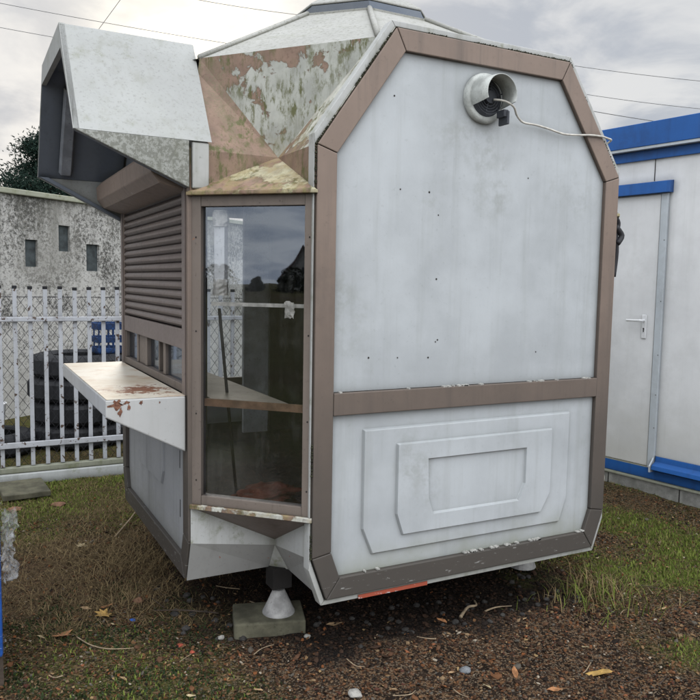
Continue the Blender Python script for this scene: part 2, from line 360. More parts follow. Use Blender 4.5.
# four re-entrant corners: glazed bay, peeling roof gusset, skirt
def corner(cx, cy, sx, sy, main, hood=False):
    P = lambda p, q, z: (cx + sx * p, cy + sy * q, z)
    zs, zr = .615, 1.9
    e = .012
    # bay runs on the 45 degree line p + q = S - e
    A = (S - e + .004, -.004); B = (-.004, S - e + .004)
    def on(t, d, z):   # t 0..1 from A to B, d metres inwards
        p = A[0] + (B[0] - A[0]) * t; q = A[1] + (B[1] - A[1]) * t; r = d / math.sqrt(2)
        return P(p - r, q - r, z)
    L = math.hypot(A[0] - B[0], A[1] - B[1])
    mb = MB()
    def bar(t0, t1, z0, z1, d0=0., d1=.045, mi=0):
        vs = [on(t, d, z) for z in (z0, z1) for d in (d0, d1) for t in (t0, t1)]
        mb.add(vs, [(0, 2, 3, 1), (4, 5, 7, 6), (0, 1, 5, 4), (2, 6, 7, 3), (0, 4, 6, 2), (1, 3, 7, 5)], mi)
    ft = .042 / L
    bar(0, ft, zs, zr - .012); bar(1 - ft, 1, zs, zr - .012); bar(ft, 1 - ft, zr - .057, zr - .0125, .002); bar(ft, 1 - ft, zs + .0005, zs + .04, .002)
    bar(ft, ft + .008, zs + .045, zr - .058, .03, .05, 1); bar(1 - ft - .008, 1 - ft, zs + .045, zr - .058, .03, .05, 1)
    for t in (ft / 2, 1 - ft / 2):
        for z in (.72, 1.0, 1.34, 1.72):
            mb.add([on(t + .006 * math.cos(a), -.001, z + .004 * math.sin(a)) for a in [j * math.pi / 3 for j in range(6)]], [tuple(range(6))], 1)
    fr = kb(mb, 'corner_window', ['window_frame', 'dark_gap'], bevel=.002)
    mb = MB(); mb.add([on(ft, .022, zs + .04), on(1 - ft, .022, zs + .04), on(1 - ft, .022, zr - .057), on(ft, .022, zr - .057)], [(0, 1, 2, 3)]); kb(mb, 'pane', 'glass', fr)
    # sill ledge with rusted lip
    mb = MB(); vs = [on(-.01, -.012, z) for z in (zs - .018, zs)] + [on(1.01, -.012, z) for z in (zs - .018, zs)] + [on(-.01, .05, z) for z in (zs - .018, zs)] + [on(1.01, .05, z) for z in (zs - .018, zs)]
    mb.add(vs, [(0, 2, 3, 1), (4, 5, 7, 6), (0, 1, 5, 4), (2, 6, 7, 3), (1, 3, 7, 5), (0, 4, 6, 2)]); kb(mb, 'sill', 'peel_edge', bevel=.002)
    # tapering underside and skirts
    C_ = P(0, 0, .41); zo, zi, zb = .447, .385, .262
    mb = MB(); mb.poly([on(0, 0, zs - .018), on(1, 0, zs - .018), C_]); kb(mb, 'bay_underside', 'shutter_brown')
    mb = MB()
    mb.poly([P(S - .002, 0, zs - .01), P(A[0], 0, zs - .015), C_, P(0, 0, zi), P(S - .002, 0, zo)])
    mb.poly([P(0, S - .002, zs - .01), P(0, B[1], zs - .015), C_, P(0, 0, zi), P(0, S - .002, zo)])
    kb(mb, 'skirt', 'white_shell'); mb = MB()
    mb.poly([P(S - .002, 0, zo), P(0, 0, zi), P(0, -CB, zb), P(S - .002, -CB, zb)])
    mb.poly([P(0, S - .002, zo), P(0, 0, zi), P(-CB, 0, zb), P(-CB, S - .002, zb)])
    kb(mb, 'lower_skirt', 'shaded_shell'); mb = MB(); mb.poly([P(0, 0, zi), P(0, -CB, zb), P(-CB, 0, zb)]); kb(mb, 'skirt', 'white_shell')
    # roof gusset
    QF = P(-.30, S - .07, 2.53); QL = P(S - .07, -.30, 2.53) if not hood else P(.262, -.265, 2.505); C2 = P(0, 0, ZU); P2L = P(S, 0, ZU); P2F = P(0, S, ZU); P1L = P(S, -CT - (.05 if hood else 0), ZT - (.07 if hood else 0)); P1F = P(-CT, S, ZT)
    mat = (lambda a: a) if main else (lambda a: 'white_shell')
    mb = MB(); mb.poly([QL, QF, C2]); kb(mb, 'corner_roof', 'peel_main')
    mb = MB(); mb.poly([P2L, P(.30, -.22, 2.37), P(.272, -.26, 2.44), QL, C2] if hood else [P2L, P1L, QL, C2]); kb(mb, 'roof_gusset', 'peel_primer'); mb = MB(); mb.poly([P2F, P1F, QF, C2]); kb(mb, 'roof_gusset', 'peel_edge')
    a0 = on(-.02, -.02, zr); b0 = on(1.02, -.02, zr); 
    mb = MB(); mb.poly([a0, b0, C2]); kb(mb, 'bay_roof', 'peel_bay')
    mb = MB(); mb.poly([a0, C2, P2L, P(S, 0, zr)]); mb.poly([b0, C2, P2F, P(0, S, zr)]); kb(mb, 'roof_cheek', 'peel_primer')
    mb = MB(); vs = [on(t, d, z) for z in (zr - .014, zr - .0005) for d in (-.022, .05) for t in (-.025, 1.025)]
    mb.add(vs, [(0, 2, 3, 1), (4, 5, 7, 6), (0, 1, 5, 4), (2, 6, 7, 3), (0, 4, 6, 2), (1, 3, 7, 5)]); kb(mb, 'drip_lip', 'peel_bay', bevel=.003)
    return on, fr, QL, QF, P1L, P1F
cFL = corner(0, S, -1, -1, True, True); cFR = corner(W, S, 1, -1, False); cBL = corner(0, S + WL, -1, 1, False, True); cBR = corner(W, S + WL, 1, 1, False)

# main roof
sc_ = (.768, 1.10); rs = .39; zs_ = 2.885
K = [(sc_[0] + rs / math.cos(R(22.5)) * math.cos(R(22.5 + 45 * i)), sc_[1] + rs / math.cos(R(22.5)) * math.sin(R(22.5 + 45 * i)), zs_) for i in range(8)]
# K0,K7 right; K1 back-right..; index by angle: 0:22.5 1:67.5 2:112.5 3:157.5 4:202.5 5:247.5 6:292.5 7:337.5
Q = {'FL_F': cFL[3], 'FL_L': cFL[2], 'FR_F': cFR[3], 'FR_R': cFR[2], 'BL_B': cBL[3], 'BL_L': cBL[2], 'BR_B': cBR[3], 'BR_R': cBR[2]}
mb = MB()
ed = [('FL_F', 'FR_F', 6, 5), ('FR_F', 'FR_R', 7, 6), ('FR_R', 'BR_R', 0, 7), ('BR_R', 'BR_B', 1, 0), ('BR_B', 'BL_B', 2, 1), ('BL_B', 'BL_L', 3, 2), ('BL_L', 'FL_L', 4, 3), ('FL_L', 'FL_F', 5, 4)]
for a, b, i, j in ed: mb.poly([Q[a], Q[b], K[i], K[j]])
for c1, c2, f in (('FL_F', 'FR_F', 0), ('FR_R', 'BR_R', 1), ('BR_B', 'BL_B', 2), ('BL_L', 'FL_L', 3)):
    P1 = {'FL_F': cFL[5], 'FR_F': cFR[5], 'FR_R': cFR[4], 'BR_R': cBR[4], 'BR_B': cBR[5], 'BL_B': cBL[5], 'BL_L': cBL[4], 'FL_L': cFL[4]}
    mb.poly([P1[c1], P1[c2], Q[c2], Q[c1]])
roof = kb(mb, 'roof', 'roof_white')
for a, i in (('FL_F', 5), ('FR_F', 6), ('FR_R', 7), ('BR_R', 0), ('BR_B', 1), ('BL_B', 2), ('BL_L', 3), ('FL_L', 4)):
    mb = MB(); mb.tube([Vector(Q[a]) + Vector((0, 0, .002)), Vector(K[i]) + Vector((0, 0, .004))], .014, 8); kb(mb, 'hip_rib', 'roof_white', roof, smooth=True)
# skylight: curb, dark glazing, mossy cap
def ring(r, z): return [(sc_[0] + r / math.cos(R(22.5)) * math.cos(R(22.5 + 45 * i)), sc_[1] + r / math.cos(R(22.5)) * math.sin(R(22.5 + 45 * i)), z) for i in range(8)]
mb = MB(); mb.loft([ring(rs + .012, zs_ - .008), ring(rs + .012, zs_ + .004), ring(rs - .05, zs_ + .004)], cap=False); sky = kb(mb, 'skylight', 'roof_white')
mb = MB(); mb.loft([ring(rs - .006, zs_ + .005), ring(rs - .03, zs_ + .06)], cap=False); kb(mb, 'glazing', 'dark_glass', sky)
mb = MB(); mb.loft([ring(rs - .07, zs_ + .0), ring(rs - .07, zs_ + .05)], cap=True); kb(mb, 'curb', 'dark_gap', sky)
mb = MB(); mb.loft([ring(rs - .05, zs_ + .052), ring(rs - .022, zs_ + .054), ring(rs - .024, zs_ + .066), ring(.13, zs_ + .22), ring(.05, zs_ + .235)]); kb(mb, 'cap', 'roof_white', sky, bevel=.006)

# ----- left wing: serving side
w, fn = SIDES['L']
y0, y1 = S, S + WL
for a in (.03, w - .075):
    mb = MB(); sprism(mb, fn, [(a, 1.07), (a + .045, 1.07), (a + .045, 1.93), (a, 1.93)], -.014, .02); kb(mb, 'shutter_guide', 'shutter_brown', bevel=.002)
mb = MB(); u0, u1 = .077, w - .077; prof = []; z = 1.345
nsl = 15; ph = (1.94 - 1.345) / nsl
for i in range(nsl):
    prof += [(.012, z), (.004, z + ph * .12), (-.006, z + ph * .4), (-.006, z + ph * .62), (.004, z + ph * .9)]; z += ph
prof.append((.012, z))
mb.loft([[fn(u, d, zz) for d, zz in prof] for u in (u0, u1)], cap=False, closed=False)
sh = kb(mb, 'shutter', 'shutter_brown')
mb = MB(); sprism(mb, fn, [(u0, 1.258), (u1, 1.258), (u1, 1.343), (u0, 1.343)], -.008, .012); kb(mb, 'bottom_bar', 'shutter_brown', sh, bevel=.004)
mb = MB(); sprism(mb, fn, [(.03, 1.905), (w - .03, 1.905), (w - .03, 2.06), (w - CT - .01, 2.52), (CT + .01, 2.52), (.03, 2.06)], .004, .028); kb(mb, 'upper_panel', 'hood_inside')
# shutter housing
pr = [(-S - .001, 2.11), (-.50, 2.075), (-.527, 2.045), (-.522, 1.975), (-.487, 1.935), (-S - .001, 1.905)]
mb = MB(); mb.loft([[(x, y, z) for x, z in pr] for y in (y0 + .05, y1 - .05)]); kb(mb, 'shutter_housing', 'brown_frame', bevel=.004)
# serving window
mb = MB(); zz0, zz1 = 1.072, 1.262
def wf(u0, u1, z0, z1, d0, d1): sprism(mb, fn, [(u0, z0), (u1, z0), (u1, z1), (u0, z1)], d0, d1)
wf(.078, w - .078, zz0, 1.108, -.004, .03)
wf(.078, .094, 1.11, zz1, .0, .03); wf(w - .10, w - .078, 1.11, zz1, 0, .03)
for a, b, d in ((.43, .475, .004), (.585, .60, .012), (.815, .86, .004), (1.02, 1.06, .004)): wf(a, b, 1.11, zz1, d, d + .025)
swf = kb(mb, 'serving_window', 'window_frame', bevel=.002)
for a, b, d in ((.094, .43, .018), (.60, .815, .024), (.475, .585, .03), (1.06, w - .10, .018)):
    mb = MB(); sprism(mb, fn, [(a, 1.11), (b, 1.11), (b, zz1 + .3), (a, zz1 + .3)], d, d + .004); kb(mb, 'pane', 'dark_glass' if a > .45 and a < .5 else 'glass', swf)
mb = MB(); wf(.86, 1.02, 1.11, zz1, .010, .02); kb(mb, 'infill_panel', 'window_frame', swf)
# counter: folded steel wedge
mb = MB(); xa, xb = -.712, -S - .012
for (yy0, yy1) in ((y0 + .02, y1 - .015),):
    sec = [(xb, 1.07), (xa, 1.07), (xa, 1.0), (xb, .835)]
    mb.loft([[(x, y, z) for x, z in sec] for y in (yy0, yy1)])
ct = kb(mb, 'counter', 'counter_metal', bevel=.006)
mb = MB(); mb.box(xa + .004, xb, y0 + .024, y1 - .02, 1.0701, 1.0725); kb(mb, 'counter_top', 'counter_top', ct, bevel=.001)
g = G('rust_patch'); p = g.pos(); cc = g.mix(g.step(g.noise(p, 60, 6), .35, .65), (.11, .045, .03), (.25, .12, .075)); M['rust_patch'] = g.out(cc, .8, g.bump(g.noise(p, 90, 4), .6, .004))
def blob(mb, ox, oz, rx, rz, y, n=26):
    mb.add([(ox + rx * math.cos(a) * (.6 + .7 * mnoise.noise(Vector((math.cos(a) * 1.6 + ox * 37, math.sin(a) * 1.6, oz * 9)))), y, oz + rz * math.sin(a) * (.6 + .9 * mnoise.noise(Vector((math.cos(a) * 1.9, math.sin(a) * 1.9 + ox * 17, 3))))) for a in [j * 2 * math.pi / n for j in range(n)]], [tuple(range(n))])
yc = y0 + .0192
for ox, oz, rx, rz in ((-.665, 1.052, .042, .026), (-.655, 1.022, .012, .026), (-.622, 1.035, .010, .016), (-.575, 1.054, .013, .012), (-.50, 1.05, .004, .008), (-.63, 1.056, .02, .01)):
    mb = MB(); blob(mb, ox, oz, rx, rz, yc); kb(mb, 'rust_patch', 'rust_patch', ct, recalc=False)
# lower panel of the left wing
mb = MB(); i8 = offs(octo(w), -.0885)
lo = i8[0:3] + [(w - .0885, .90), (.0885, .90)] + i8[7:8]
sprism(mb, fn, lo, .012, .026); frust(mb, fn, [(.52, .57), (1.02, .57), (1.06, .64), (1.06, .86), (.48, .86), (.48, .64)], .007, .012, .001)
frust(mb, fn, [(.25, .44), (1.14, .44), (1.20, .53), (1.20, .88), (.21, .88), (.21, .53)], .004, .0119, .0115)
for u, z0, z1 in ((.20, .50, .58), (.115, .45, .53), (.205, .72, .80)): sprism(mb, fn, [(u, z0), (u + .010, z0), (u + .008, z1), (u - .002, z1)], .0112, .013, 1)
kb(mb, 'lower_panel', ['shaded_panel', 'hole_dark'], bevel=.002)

# awning: lifted roof shell with cut-off cheeks
hx = -.82
yn, yf = S - .022, S + WL + .015
sec = [(yn, 2.10), (.738, 2.587), (1.445, 2.587), (yf, 2.085)]
t = .022
sin_ = [(yn + t, 2.10), (.738 + .012, 2.587 - t), (1.445 - .012, 2.587 - t), (yf - t, 2.085)]
xr = [-.295, -.265, -.265, -.295]
mb = MB()
of = [(hx, y, z) for y, z in sec]; orr = [(x, y, z) for x, (y, z) in zip(xr, sec)]; inf = [(hx, y, z) for y, z in sin_]; inr = [(-S - .002, y, z) for y, z in sin_]
mb.add(of + orr, [(i, i + 1, i + 5, i + 4) for i in range(3)]); kb_o = MB(); kb_o = mb
mb.add(of + inf, [(i, i + 1, i + 5, i + 4) for i in range(3)])
aw = kb(mb, 'awning', 'white_hood', bevel=.008, recalc=True)
mb = MB(); mb.add(inf + inr, [(i, i + 1, i + 5, i + 4) for i in range(3)]); kb(mb, 'lining', 'hood_inside', aw)
lip = [(yn + .001, 2.099), (.70, 2.478), (1.485, 2.50), (yf - .001, 2.086)]
mb = MB()
for i in range(3):
    a, b = sec[i], sec[i + 1]; c_, d_ = lip[i + 1], lip[i]
    mb.prism([(hx - .002, *a), (hx - .002, *b), (hx - .002, *c_), (hx - .002, *d_)], (.022, 0, 0))
kb(mb, 'front_lip', 'white_hood', aw, bevel=.004)
for y, s_, za, zb_, mo in ((yn, 1, 2.10, 1.915, 'mossy_hood'), (yf, -1, 2.085, 1.87, 'hood_inside')):
    mb = MB(); tri = [(hx, y, za), (-.387, y, za), (-.387, y, zb_)]; mb.prism(tri, (0, s_ * .02, 0))
    mb.prism([(hx + .004, y + s_ * .0205, za), (-.389, y + s_ * .0205, zb_), (-.389, y + s_ * .0205, zb_ + .02), (hx + .05, y + s_ * .0205, za)], (0, s_ * .028, 0), 1)
    kb(mb, 'cheek', [mo if s_ > 0 else 'white_hood', 'hood_inside'], aw, bevel=.003)
mb = MB(); mb.loft([[(x, y, z) for y, z in ((yn + .004, 1.913), (yn + .004, 2.094), (S + .03, 2.13), (S + .03, 1.913))] for x in (-.374, -.304)]); kb(mb, 'cheek_stub', 'white_shell', bevel=.006)
# stiffening bar on the far slope inside the awning
mb = MB(); a = Vector((-.68, 1.47, 2.50)); b = Vector((-.68, yf - .05, 2.115)); n_ = Vector((0, -.8, -.6)) * .03
mb.add([a + Vector((-.04, 0, 0)), a + Vector((.03, 0, 0)), b + Vector((.03, 0, 0)), b + Vector((-.04, 0, 0)), a + Vector((-.03, 0, 0)) + n_, a + Vector((.02, 0, 0)) + n_, b + Vector((.02, 0, 0)) + n_, b + Vector((-.03, 0, 0)) + n_], [(0, 1, 2, 3), (4, 7, 6, 5), (0, 4, 5, 1), (1, 5, 6, 2), (2, 6, 7, 3), (3, 7, 4, 0)])
simple('bar_grey', (.27, .29, .32), .6); kb(mb, 'stiffener', 'bar_grey', aw, bevel=.003)

# ----- vent cowl on the front
vc = (.785, 2.335)
mb = MB(); nv = 40
def circ(r, y, n=nv, a0=0., a1=2 * math.pi, dx=0, dz=0): return [(vc[0] + dx + r * math.cos(a0 + (a1 - a0) * k / n), y, vc[1] + dz + r * math.sin(a0 + (a1 - a0) * k / n)) for k in range(n)]
mb.loft([circ(.104, .012), circ(.104, -.004), circ(.098, -.012), circ(.086, -.014), circ(.078, -.010)], cap=False); vent = kb(mb, 'vent_cowl', 'vent_grey', smooth=True)
mb = MB(); mb.loft([circ(.082, .010), circ(.082, -.004)]); kb(mb, 'vent_opening', 'vent_dark', vent)
mb = MB(); a0, a1, n_ = R(-28), R(208), 30
def arc(r, y, cut=0.): return [(vc[0] + r * math.cos(a0 + cut + (a1 - a0 - 2 * cut) * k / n_), y, vc[1] + r * math.sin(a0 + cut + (a1 - a0 - 2 * cut) * k / n_)) for k in range(n_ + 1)]
mb.loft([arc(.086, -.010), arc(.081, -.065, .05), arc(.077, -.115, .12), arc(.074, -.115, .12), arc(.078, -.065, .05), arc(.083, -.010)], cap=False, closed=False); kb(mb, 'hood', 'vent_grey', vent, smooth=True, recalc=False)
mb = MB()
for k in range(5): mb.lathe([(.024 + .011 * k, 0), (.027 + .011 * k, .004)], n=28)
mb.v = [(vc[0] + x, -.03 - .25 * z - .0 * y, vc[1] + y) for x, y, z in mb.v]
for a in range(6): mb.tube([(vc[0], -.031, vc[1]), (vc[0] + .072 * math.cos(a * math.pi / 3 + .3), -.024, vc[1] + .072 * math.sin(a * math.pi / 3 + .3))], .003, 5)
mb.lathe([(0.001, 0), (.026, .002), (.026, .02)], n=16, c=(0, 0, 0))
mb.v[-48:] = [(vc[0] + x, -.04 + z, vc[1] + y) for x, y, z in mb.v[-48:]]
kb(mb, 'fan_guard', 'vent_dark', vent)
mb = MB(); mb.box(vc[0] + .035, vc[0] + .06, -.085, -.035, vc[1] - .085, vc[1] - .055); mb.box(vc[0] + .05, vc[0] + .062, -.09, -.03, vc[1] - .115, vc[1] - .06); kb(mb, 'terminal_block', 'vent_dark', vent, bevel=.003)
mb = MB(); cp = [(vc[0] + .01, -.045, vc[1] - .012), (.83, -.075, 2.315), (.87, -.085, 2.295), (.91, -.06, 2.268), (.97, -.03, 2.252), (1.05, -.018, 2.252), (1.13, -.013, 2.245), (1.22, -.012, 2.232), (1.30, -.011, 2.236), (1.38, -.016, 2.243), (1.45, -.016, 2.244), (1.49, -.014, 2.24), (1.520, -.008, 2.236), (1.533, .03, 2.226), (1.53, .08, 2.2)]
def smoothpath(p, k=4):
    p = [Vector(q) for q in p]; o = []
    for i in range(len(p) - 1):
        a, b, c_, d_ = p[max(i - 1, 0)], p[i], p[i + 1], p[min(i + 2, len(p) - 1)]
        for j in range(k):
            t_ = j / k; o.append(.5 * ((2 * b) + (c_ - a) * t_ + (2 * a - 5 * b + 4 * c_ - d_) * t_ ** 2 + (3 * b - a - 3 * c_ + d_) * t_ ** 3))
    return o + [p[-1]]
mb.tube(smoothpath(cp), .0046, 8); kb(mb, 'power_cable', 'cable_white', smooth=True)
mb = MB(); mb.tube(smoothpath([(1.60, .03, 1.90), (1.635, .03, 1.86), (1.628, .035, 1.80), (1.632, .03, 1.72), (1.62, .03, 1.6)]), .011, 7, rs=None); mb.tube(smoothpath([(1.61, .02, 1.84), (1.65, .02, 1.80), (1.625, .02, 1.76)]), .014, 7); kb(mb, 'black_cable', 'wire_black', smooth=True)

# ----- interior seen through the glass
for za, zb_ in ((.268, .275), (.595, .60)):
    mb = MB(); mb.box(CB + .01, W - CB - .01, .045, 2 * S + WL - .045, za, zb_); mb.box(-S + .04, CB + .0095, S + CB + .01, S + WL - CB - .01, za, zb_); mb.box(W - CB - .0095, W + S - .04, S + CB + .01, S + WL - CB - .01, za, zb_)
    kb(mb, 'floor', 'dark_interior')
mb = MB(); mb.box(-.295, -.05, S - .02, S + WL - .12, 1.035, 1.06, 0); mb.add([(-.295, S - .0205, 1.035), (-.05, .11, 1.035), (-.05, S - .0205, 1.035), (-.295, S - .0205, 1.06), (-.05, .11, 1.06), (-.05, S - .0205, 1.06)], [(0, 2, 1), (3, 4, 5), (0, 1, 4, 3), (1, 2, 5, 4), (0, 3, 5, 2)])
kb(mb, 'inner_counter', 'wood_board')
on, frm = cFL[0], cFL[1]
mb = MB(); vs = [on(t_, d, z) for z in (1.030, 1.0615) for d in (.024, .034) for t_ in (.085, .915)]; mb.add(vs, [(0, 2, 3, 1), (4, 5, 7, 6), (0, 1, 5, 4), (2, 6, 7, 3), (0, 4, 6, 2), (1, 3, 7, 5)]); kb(mb, 'counter_edge', 'wood_edge')
mb = MB(); mb.box(.34, .50, 1.76, 1.79, .60, 2.0); kb(mb, 'partition', 'grey_interior')
mb = MB(); mb.box(.52, 1.5, 1.78, 1.80, .60, 2.0); mb.box(1.5, 1.52, .1, 1.78, .6, 2.0); kb(mb, 'partition', 'dark_interior')
mb = MB(); vs = [on(t_, d, z) for z in (1.445, 1.46) for d in (.05, .058) for t_ in (.12, .9)]; mb.add(vs, [(0, 2, 3, 1), (4, 5, 7, 6), (0, 1, 5, 4), (2, 6, 7, 3), (0, 4, 6, 2), (1, 3, 7, 5)]); rail = kb(mb, 'curtain_rail', 'paper_white')
mb = MB(); gx = [[on(.73 + .09 * i / 4 + .012 * random.uniform(-1, 1), .044 + .006 * random.uniform(-1, 1), 1.468 - .065 * j / 5 + .004 * random.uniform(-1, 1)) for i in range(5)] for j in range(6)]
mb.add([p for r in gx for p in r], [(j * 5 + i, j * 5 + i + 1, j * 5 + i + 6, j * 5 + i + 5) for j in range(5) for i in range(4)]); kb(mb, 'paper_scrap', 'paper_white', rail, recalc=False)
mb = MB(); vs = [on(t_, d, z) for z in (1.515, 1.80) for d in (.055, .09) for t_ in (.135, .225)]; mb.add(vs, [(0, 2, 3, 1), (4, 5, 7, 6), (0, 1, 5, 4), (2, 6, 7, 3), (0, 4, 6, 2), (1, 3, 7, 5)]); lamp_t = kb(mb, 'strip_lamp', 'white_plastic', bevel=.004)
for zc in (1.80, 1.52):
    c0 = Vector(on(.18, .072, zc)); mb = MB(); rr = []
    for j in range(7):
        rr.append([tuple(c0 + Vector((math.cos(a) * (.028 + .008 * random.random()), math.sin(a) * (.028 + .008 * random.random()), (j - 3) * .011))) for a in [k * math.pi / 6 for k in range(12)]])
    mb.loft(rr); kb(mb, 'tape_wrap', 'paper_white', lamp_t)
# foot under the corner
mb = MB(); fc = (.037, .418); mb.lathe([(.074, .054), (.073, .062), (.068, .07), (.026, .162), (.012, .164)], (fc[0], fc[1], 0), 28, cap=True); kb(mb, 'support_foot', 'galvanised', smooth=False)
mb = MB(); mb.box(fc[0] - .04, fc[0] + .05, fc[1] - .03, fc[1] + .06, .172, .267); kb(mb, 'foot_shadow', 'dark_gap')  # dark box added to stand for the deep shadow above the cone
for fx, fy in ((1.52, .49), (.065, 1.69), (1.52, 1.69)):
    mb = MB(); mb.lathe([(.075, .0), (.068, .02), (.026, .20), (.024, .26)], (fx, fy, 0), 20, cap=True); kb(mb, 'support_foot', 'galvanised')

# things in the kiosk
def blobmesh(name, c, r, mat, sq=.4, n=20, amp=.5):
    bm = bmesh.new(); bmesh.ops.create_icosphere(bm, subdivisions=4, radius=1.)
    for v in bm.verts:
        q = v.co.copy(); k = 1 + amp * mnoise.fractal(q * 2.2 + Vector(c) * 3, 1., 2., 4)
        v.co = Vector((q.x * r[0], q.y * r[1], max(q.z, -.25) * r[2])) * k
    me = bpy.data.meshes.new(name); bm.to_mesh(me); bm.free(); me.materials.append(M[mat])
    o = bpy.data.objects.new(name, me); COL.objects.link(o); o.location = c
    for p_ in me.polygons: p_.use_smooth = True
    return o
tag(blobmesh('red_cloth', (-.04, .40, .615), (.13, .09, .04), 'red_cloth'), 'crumpled red cloth lying on the floor behind the corner window', 'cloth')
tag(MB().tube([(-.10, .62, .601), (-.245, .415, 1.43)], .007, 8).build('pole', 'wire_black', smooth=True), 'dark thin pole leaning inside the kiosk behind the corner window', 'pole')

# concrete pad under the foot
mb = MB(); mb.box(-.158, .158, -.11, .11, -.05, .055)
pad = mb.build('concrete_pad', 'slab_concrete', bevel=.008); pad.location = (-.005, .437, 0); pad.rotation_euler = (0, 0, R(-17)); tag(pad, 'squat mossy concrete block carrying the cone foot under the kiosk corner', 'block')

# ------------------------------------------------------------------ container
cont = thing('container_cabin', 'white site cabin with blue roof edge, blue skirting and a closed door', 'cabin', (3.357, 1.605, 0), math.atan2(-.98939, .14527))
def cb(mb, name, mats, parent=None, **k): return mb.build(name, mats, parent or cont, **k)
U0, U1, D = -.72, 5.2, 2.4
mb = MB(); mb.box(U0, U1, 0, D, .19, 2.57); wall = cb(mb, 'wall', 'container_white')
for u in (.265, 1.52, 2.65, 3.78): 
    mb = MB(); mb.box(u, u + .005, -.003, .001, 2.34 if u < .3 else .28, 2.5); cb(mb, 'panel_seam', 'dark_gap' if u < .3 else 'container_trim', wall)
mb = MB(); mb.box(U0 + .02, U1 - .02, -.035, D, -.05, .088); cb(mb, 'plinth', 'concrete', bevel=.006)
for u in (.02, .62, 1.22, 1.82, 2.42):
    mb = MB(); mb.box(u, u + .008, -.0365, -.03, -.05, .082); cb(mb, 'plinth_joint', 'dark_gap')
mb = MB(); mb.box(U0, U1, -.048, .02, .089, .104); cb(mb, 'base_strip', 'mossy_board', bevel=.002)
mb = MB(); mb.box(U0, U1, -.02, .0, .105, .19); cb(mb, 'base_rail', 'container_blue', bevel=.003)
mb = MB(); sec = [(-.0, .285), (-.012, .285), (-.02, .245), (-.062, .222), (-.07, .192), (-.03, .175), (0, .175)]
mb.loft([[(u, y, z) for y, z in sec] for u in (.405, U1)]); cb(mb, 'skirting', 'container_blue', bevel=.002)
mb = MB(); mb.prism([(.402, -.0, .288), (.402, -.014, .288), (.402, -.075, .215), (.402, -.074, .17), (.402, 0, .17)], (-.012, 0, 0)); cb(mb, 'skirting_end', 'container_trim')
mb = MB(); mb.box(U0, U1, -.022, .0, 2.50, 2.572); cb(mb, 'eaves_board', 'container_blue', bevel=.003)
mb = MB(); mb.box(-.185, U1, -.075, 0, 2.573, 2.592); cb(mb, 'gutter_strip', 'container_trim')
mb = MB(); mb.prism([(-.20, -.08, 2.593), (U1, -.08, 2.593), (U1, -.08, 2.765), (-.17, -.08, 2.765), (-.225, -.08, 2.71)], (0, .08, 0)); mb.box(-.15, U1, -.0, D, 2.593, 2.75); cb(mb, 'roof_edge', 'container_blue', bevel=.004)
mb = MB(); mb.box(-.52, .340, -.018, -.001, .20, 2.238); door = cb(mb, 'door', 'container_white', bevel=.004)
mb = MB(); mb.box(-.53, .343, -.0195, -.003, .188, .1985); cb(mb, 'door_sill', 'mossy_board', door)
mb = MB(); mb.box(.238, .278, -.026, -.018, 1.165, 1.345); esc = cb(mb, 'handle', 'white_plastic', door, bevel=.004)
mb = MB(); mb.tube(smoothpath([(.258, -.026, 1.302), (.258, -.06, 1.302), (.25, -.068, 1.302), (.20, -.07, 1.30), (.135, -.066, 1.30)]), .009, 10); mb.box(.254, .262, -.0275, -.025, 1.215, 1.235, 1); mb.add([(.258 + .007 * math.cos(a), -.0275, 1.24 + .007 * math.sin(a)) for a in [k * math.pi / 4 for k in range(8)]], [tuple(range(8))], 1)
cb(mb, 'lever', ['white_plastic', 'hole_dark'], door, smooth=False)
mb = MB(); mb.box(.346, .402, -.026, 0, .19, 2.243)
for z in (.5, .75, 1.05, 1.45, 1.9): mb.add([(.387 + .004 * math.cos(a), -.0268, z + .004 * math.sin(a)) for a in [k * math.pi / 3 for k in range(6)]], [tuple(range(6))], 1)
cb(mb, 'door_jamb', ['container_trim', 'hole_dark'], bevel=.003)
mb = MB(); mb.box(.341, .3455, -.012, 0, .19, 2.24); cb(mb, 'door_gap', 'dark_gap')
mb = MB(); mb.prism([(-.6, -.0, 2.336), (-.6, -.05, 2.330), (-.6, -.055, 2.245), (-.6, 0, 2.245)], (1.025, 0, 0)); cb(mb, 'door_header', 'container_blue', bevel=.003)

# ------------------------------------------------------------------ gate, chain link, wall
FY = 3.45
gate = thing('metal_gate', 'grey painted steel gate of upright square bars on a white beam', 'gate', (-.5, FY, 0))
mb = MB(); mb.box(-.0145, .0145, -.0125, .0125, .115, 1.455); bar0 = mb.build('bar', 'gate_grey', gate, bevel=.002)
mb = MB(); mb.box(-.0165, .0165, -.0145, .0145, 1.455, 1.478); cap0 = mb.build('bar_cap', 'black_rubber', bar0, bevel=.003)
bx = -1.62; first = True; kk = 0
while bx < 2.6:
    if first: o = bar0; first = False
    else: o = copy_tree(bar0, gate)
    o.location = (bx, 0, random.uniform(-.006, .006)); bx += .1055; kk += 1
for z0, z1, d in ((1.215, 1.25, .02), (.262, .305, .022)):
    mb = MB(); mb.box(-1.75, 2.7, -.012 - d, -.0125, z0, z1); mb.build('cross_rail', 'gate_grey', gate, bevel=.004)
mb = MB(); mb.box(-.70, 2.7, -.03, .03, .07, .114); mb.build('mossy_plank', 'mossy_board', gate, bevel=.006)
mb = MB(); mb.box(-.72, 2.7, -.05, .05, -.02, .069); mb.build('beam', 'base_white', gate, bevel=.008)
mb = MB(); mb.box(-.75, -.70, -.04, .02, -.02, .30); mb.build('end_plate', 'gate_grey', gate, bevel=.004)

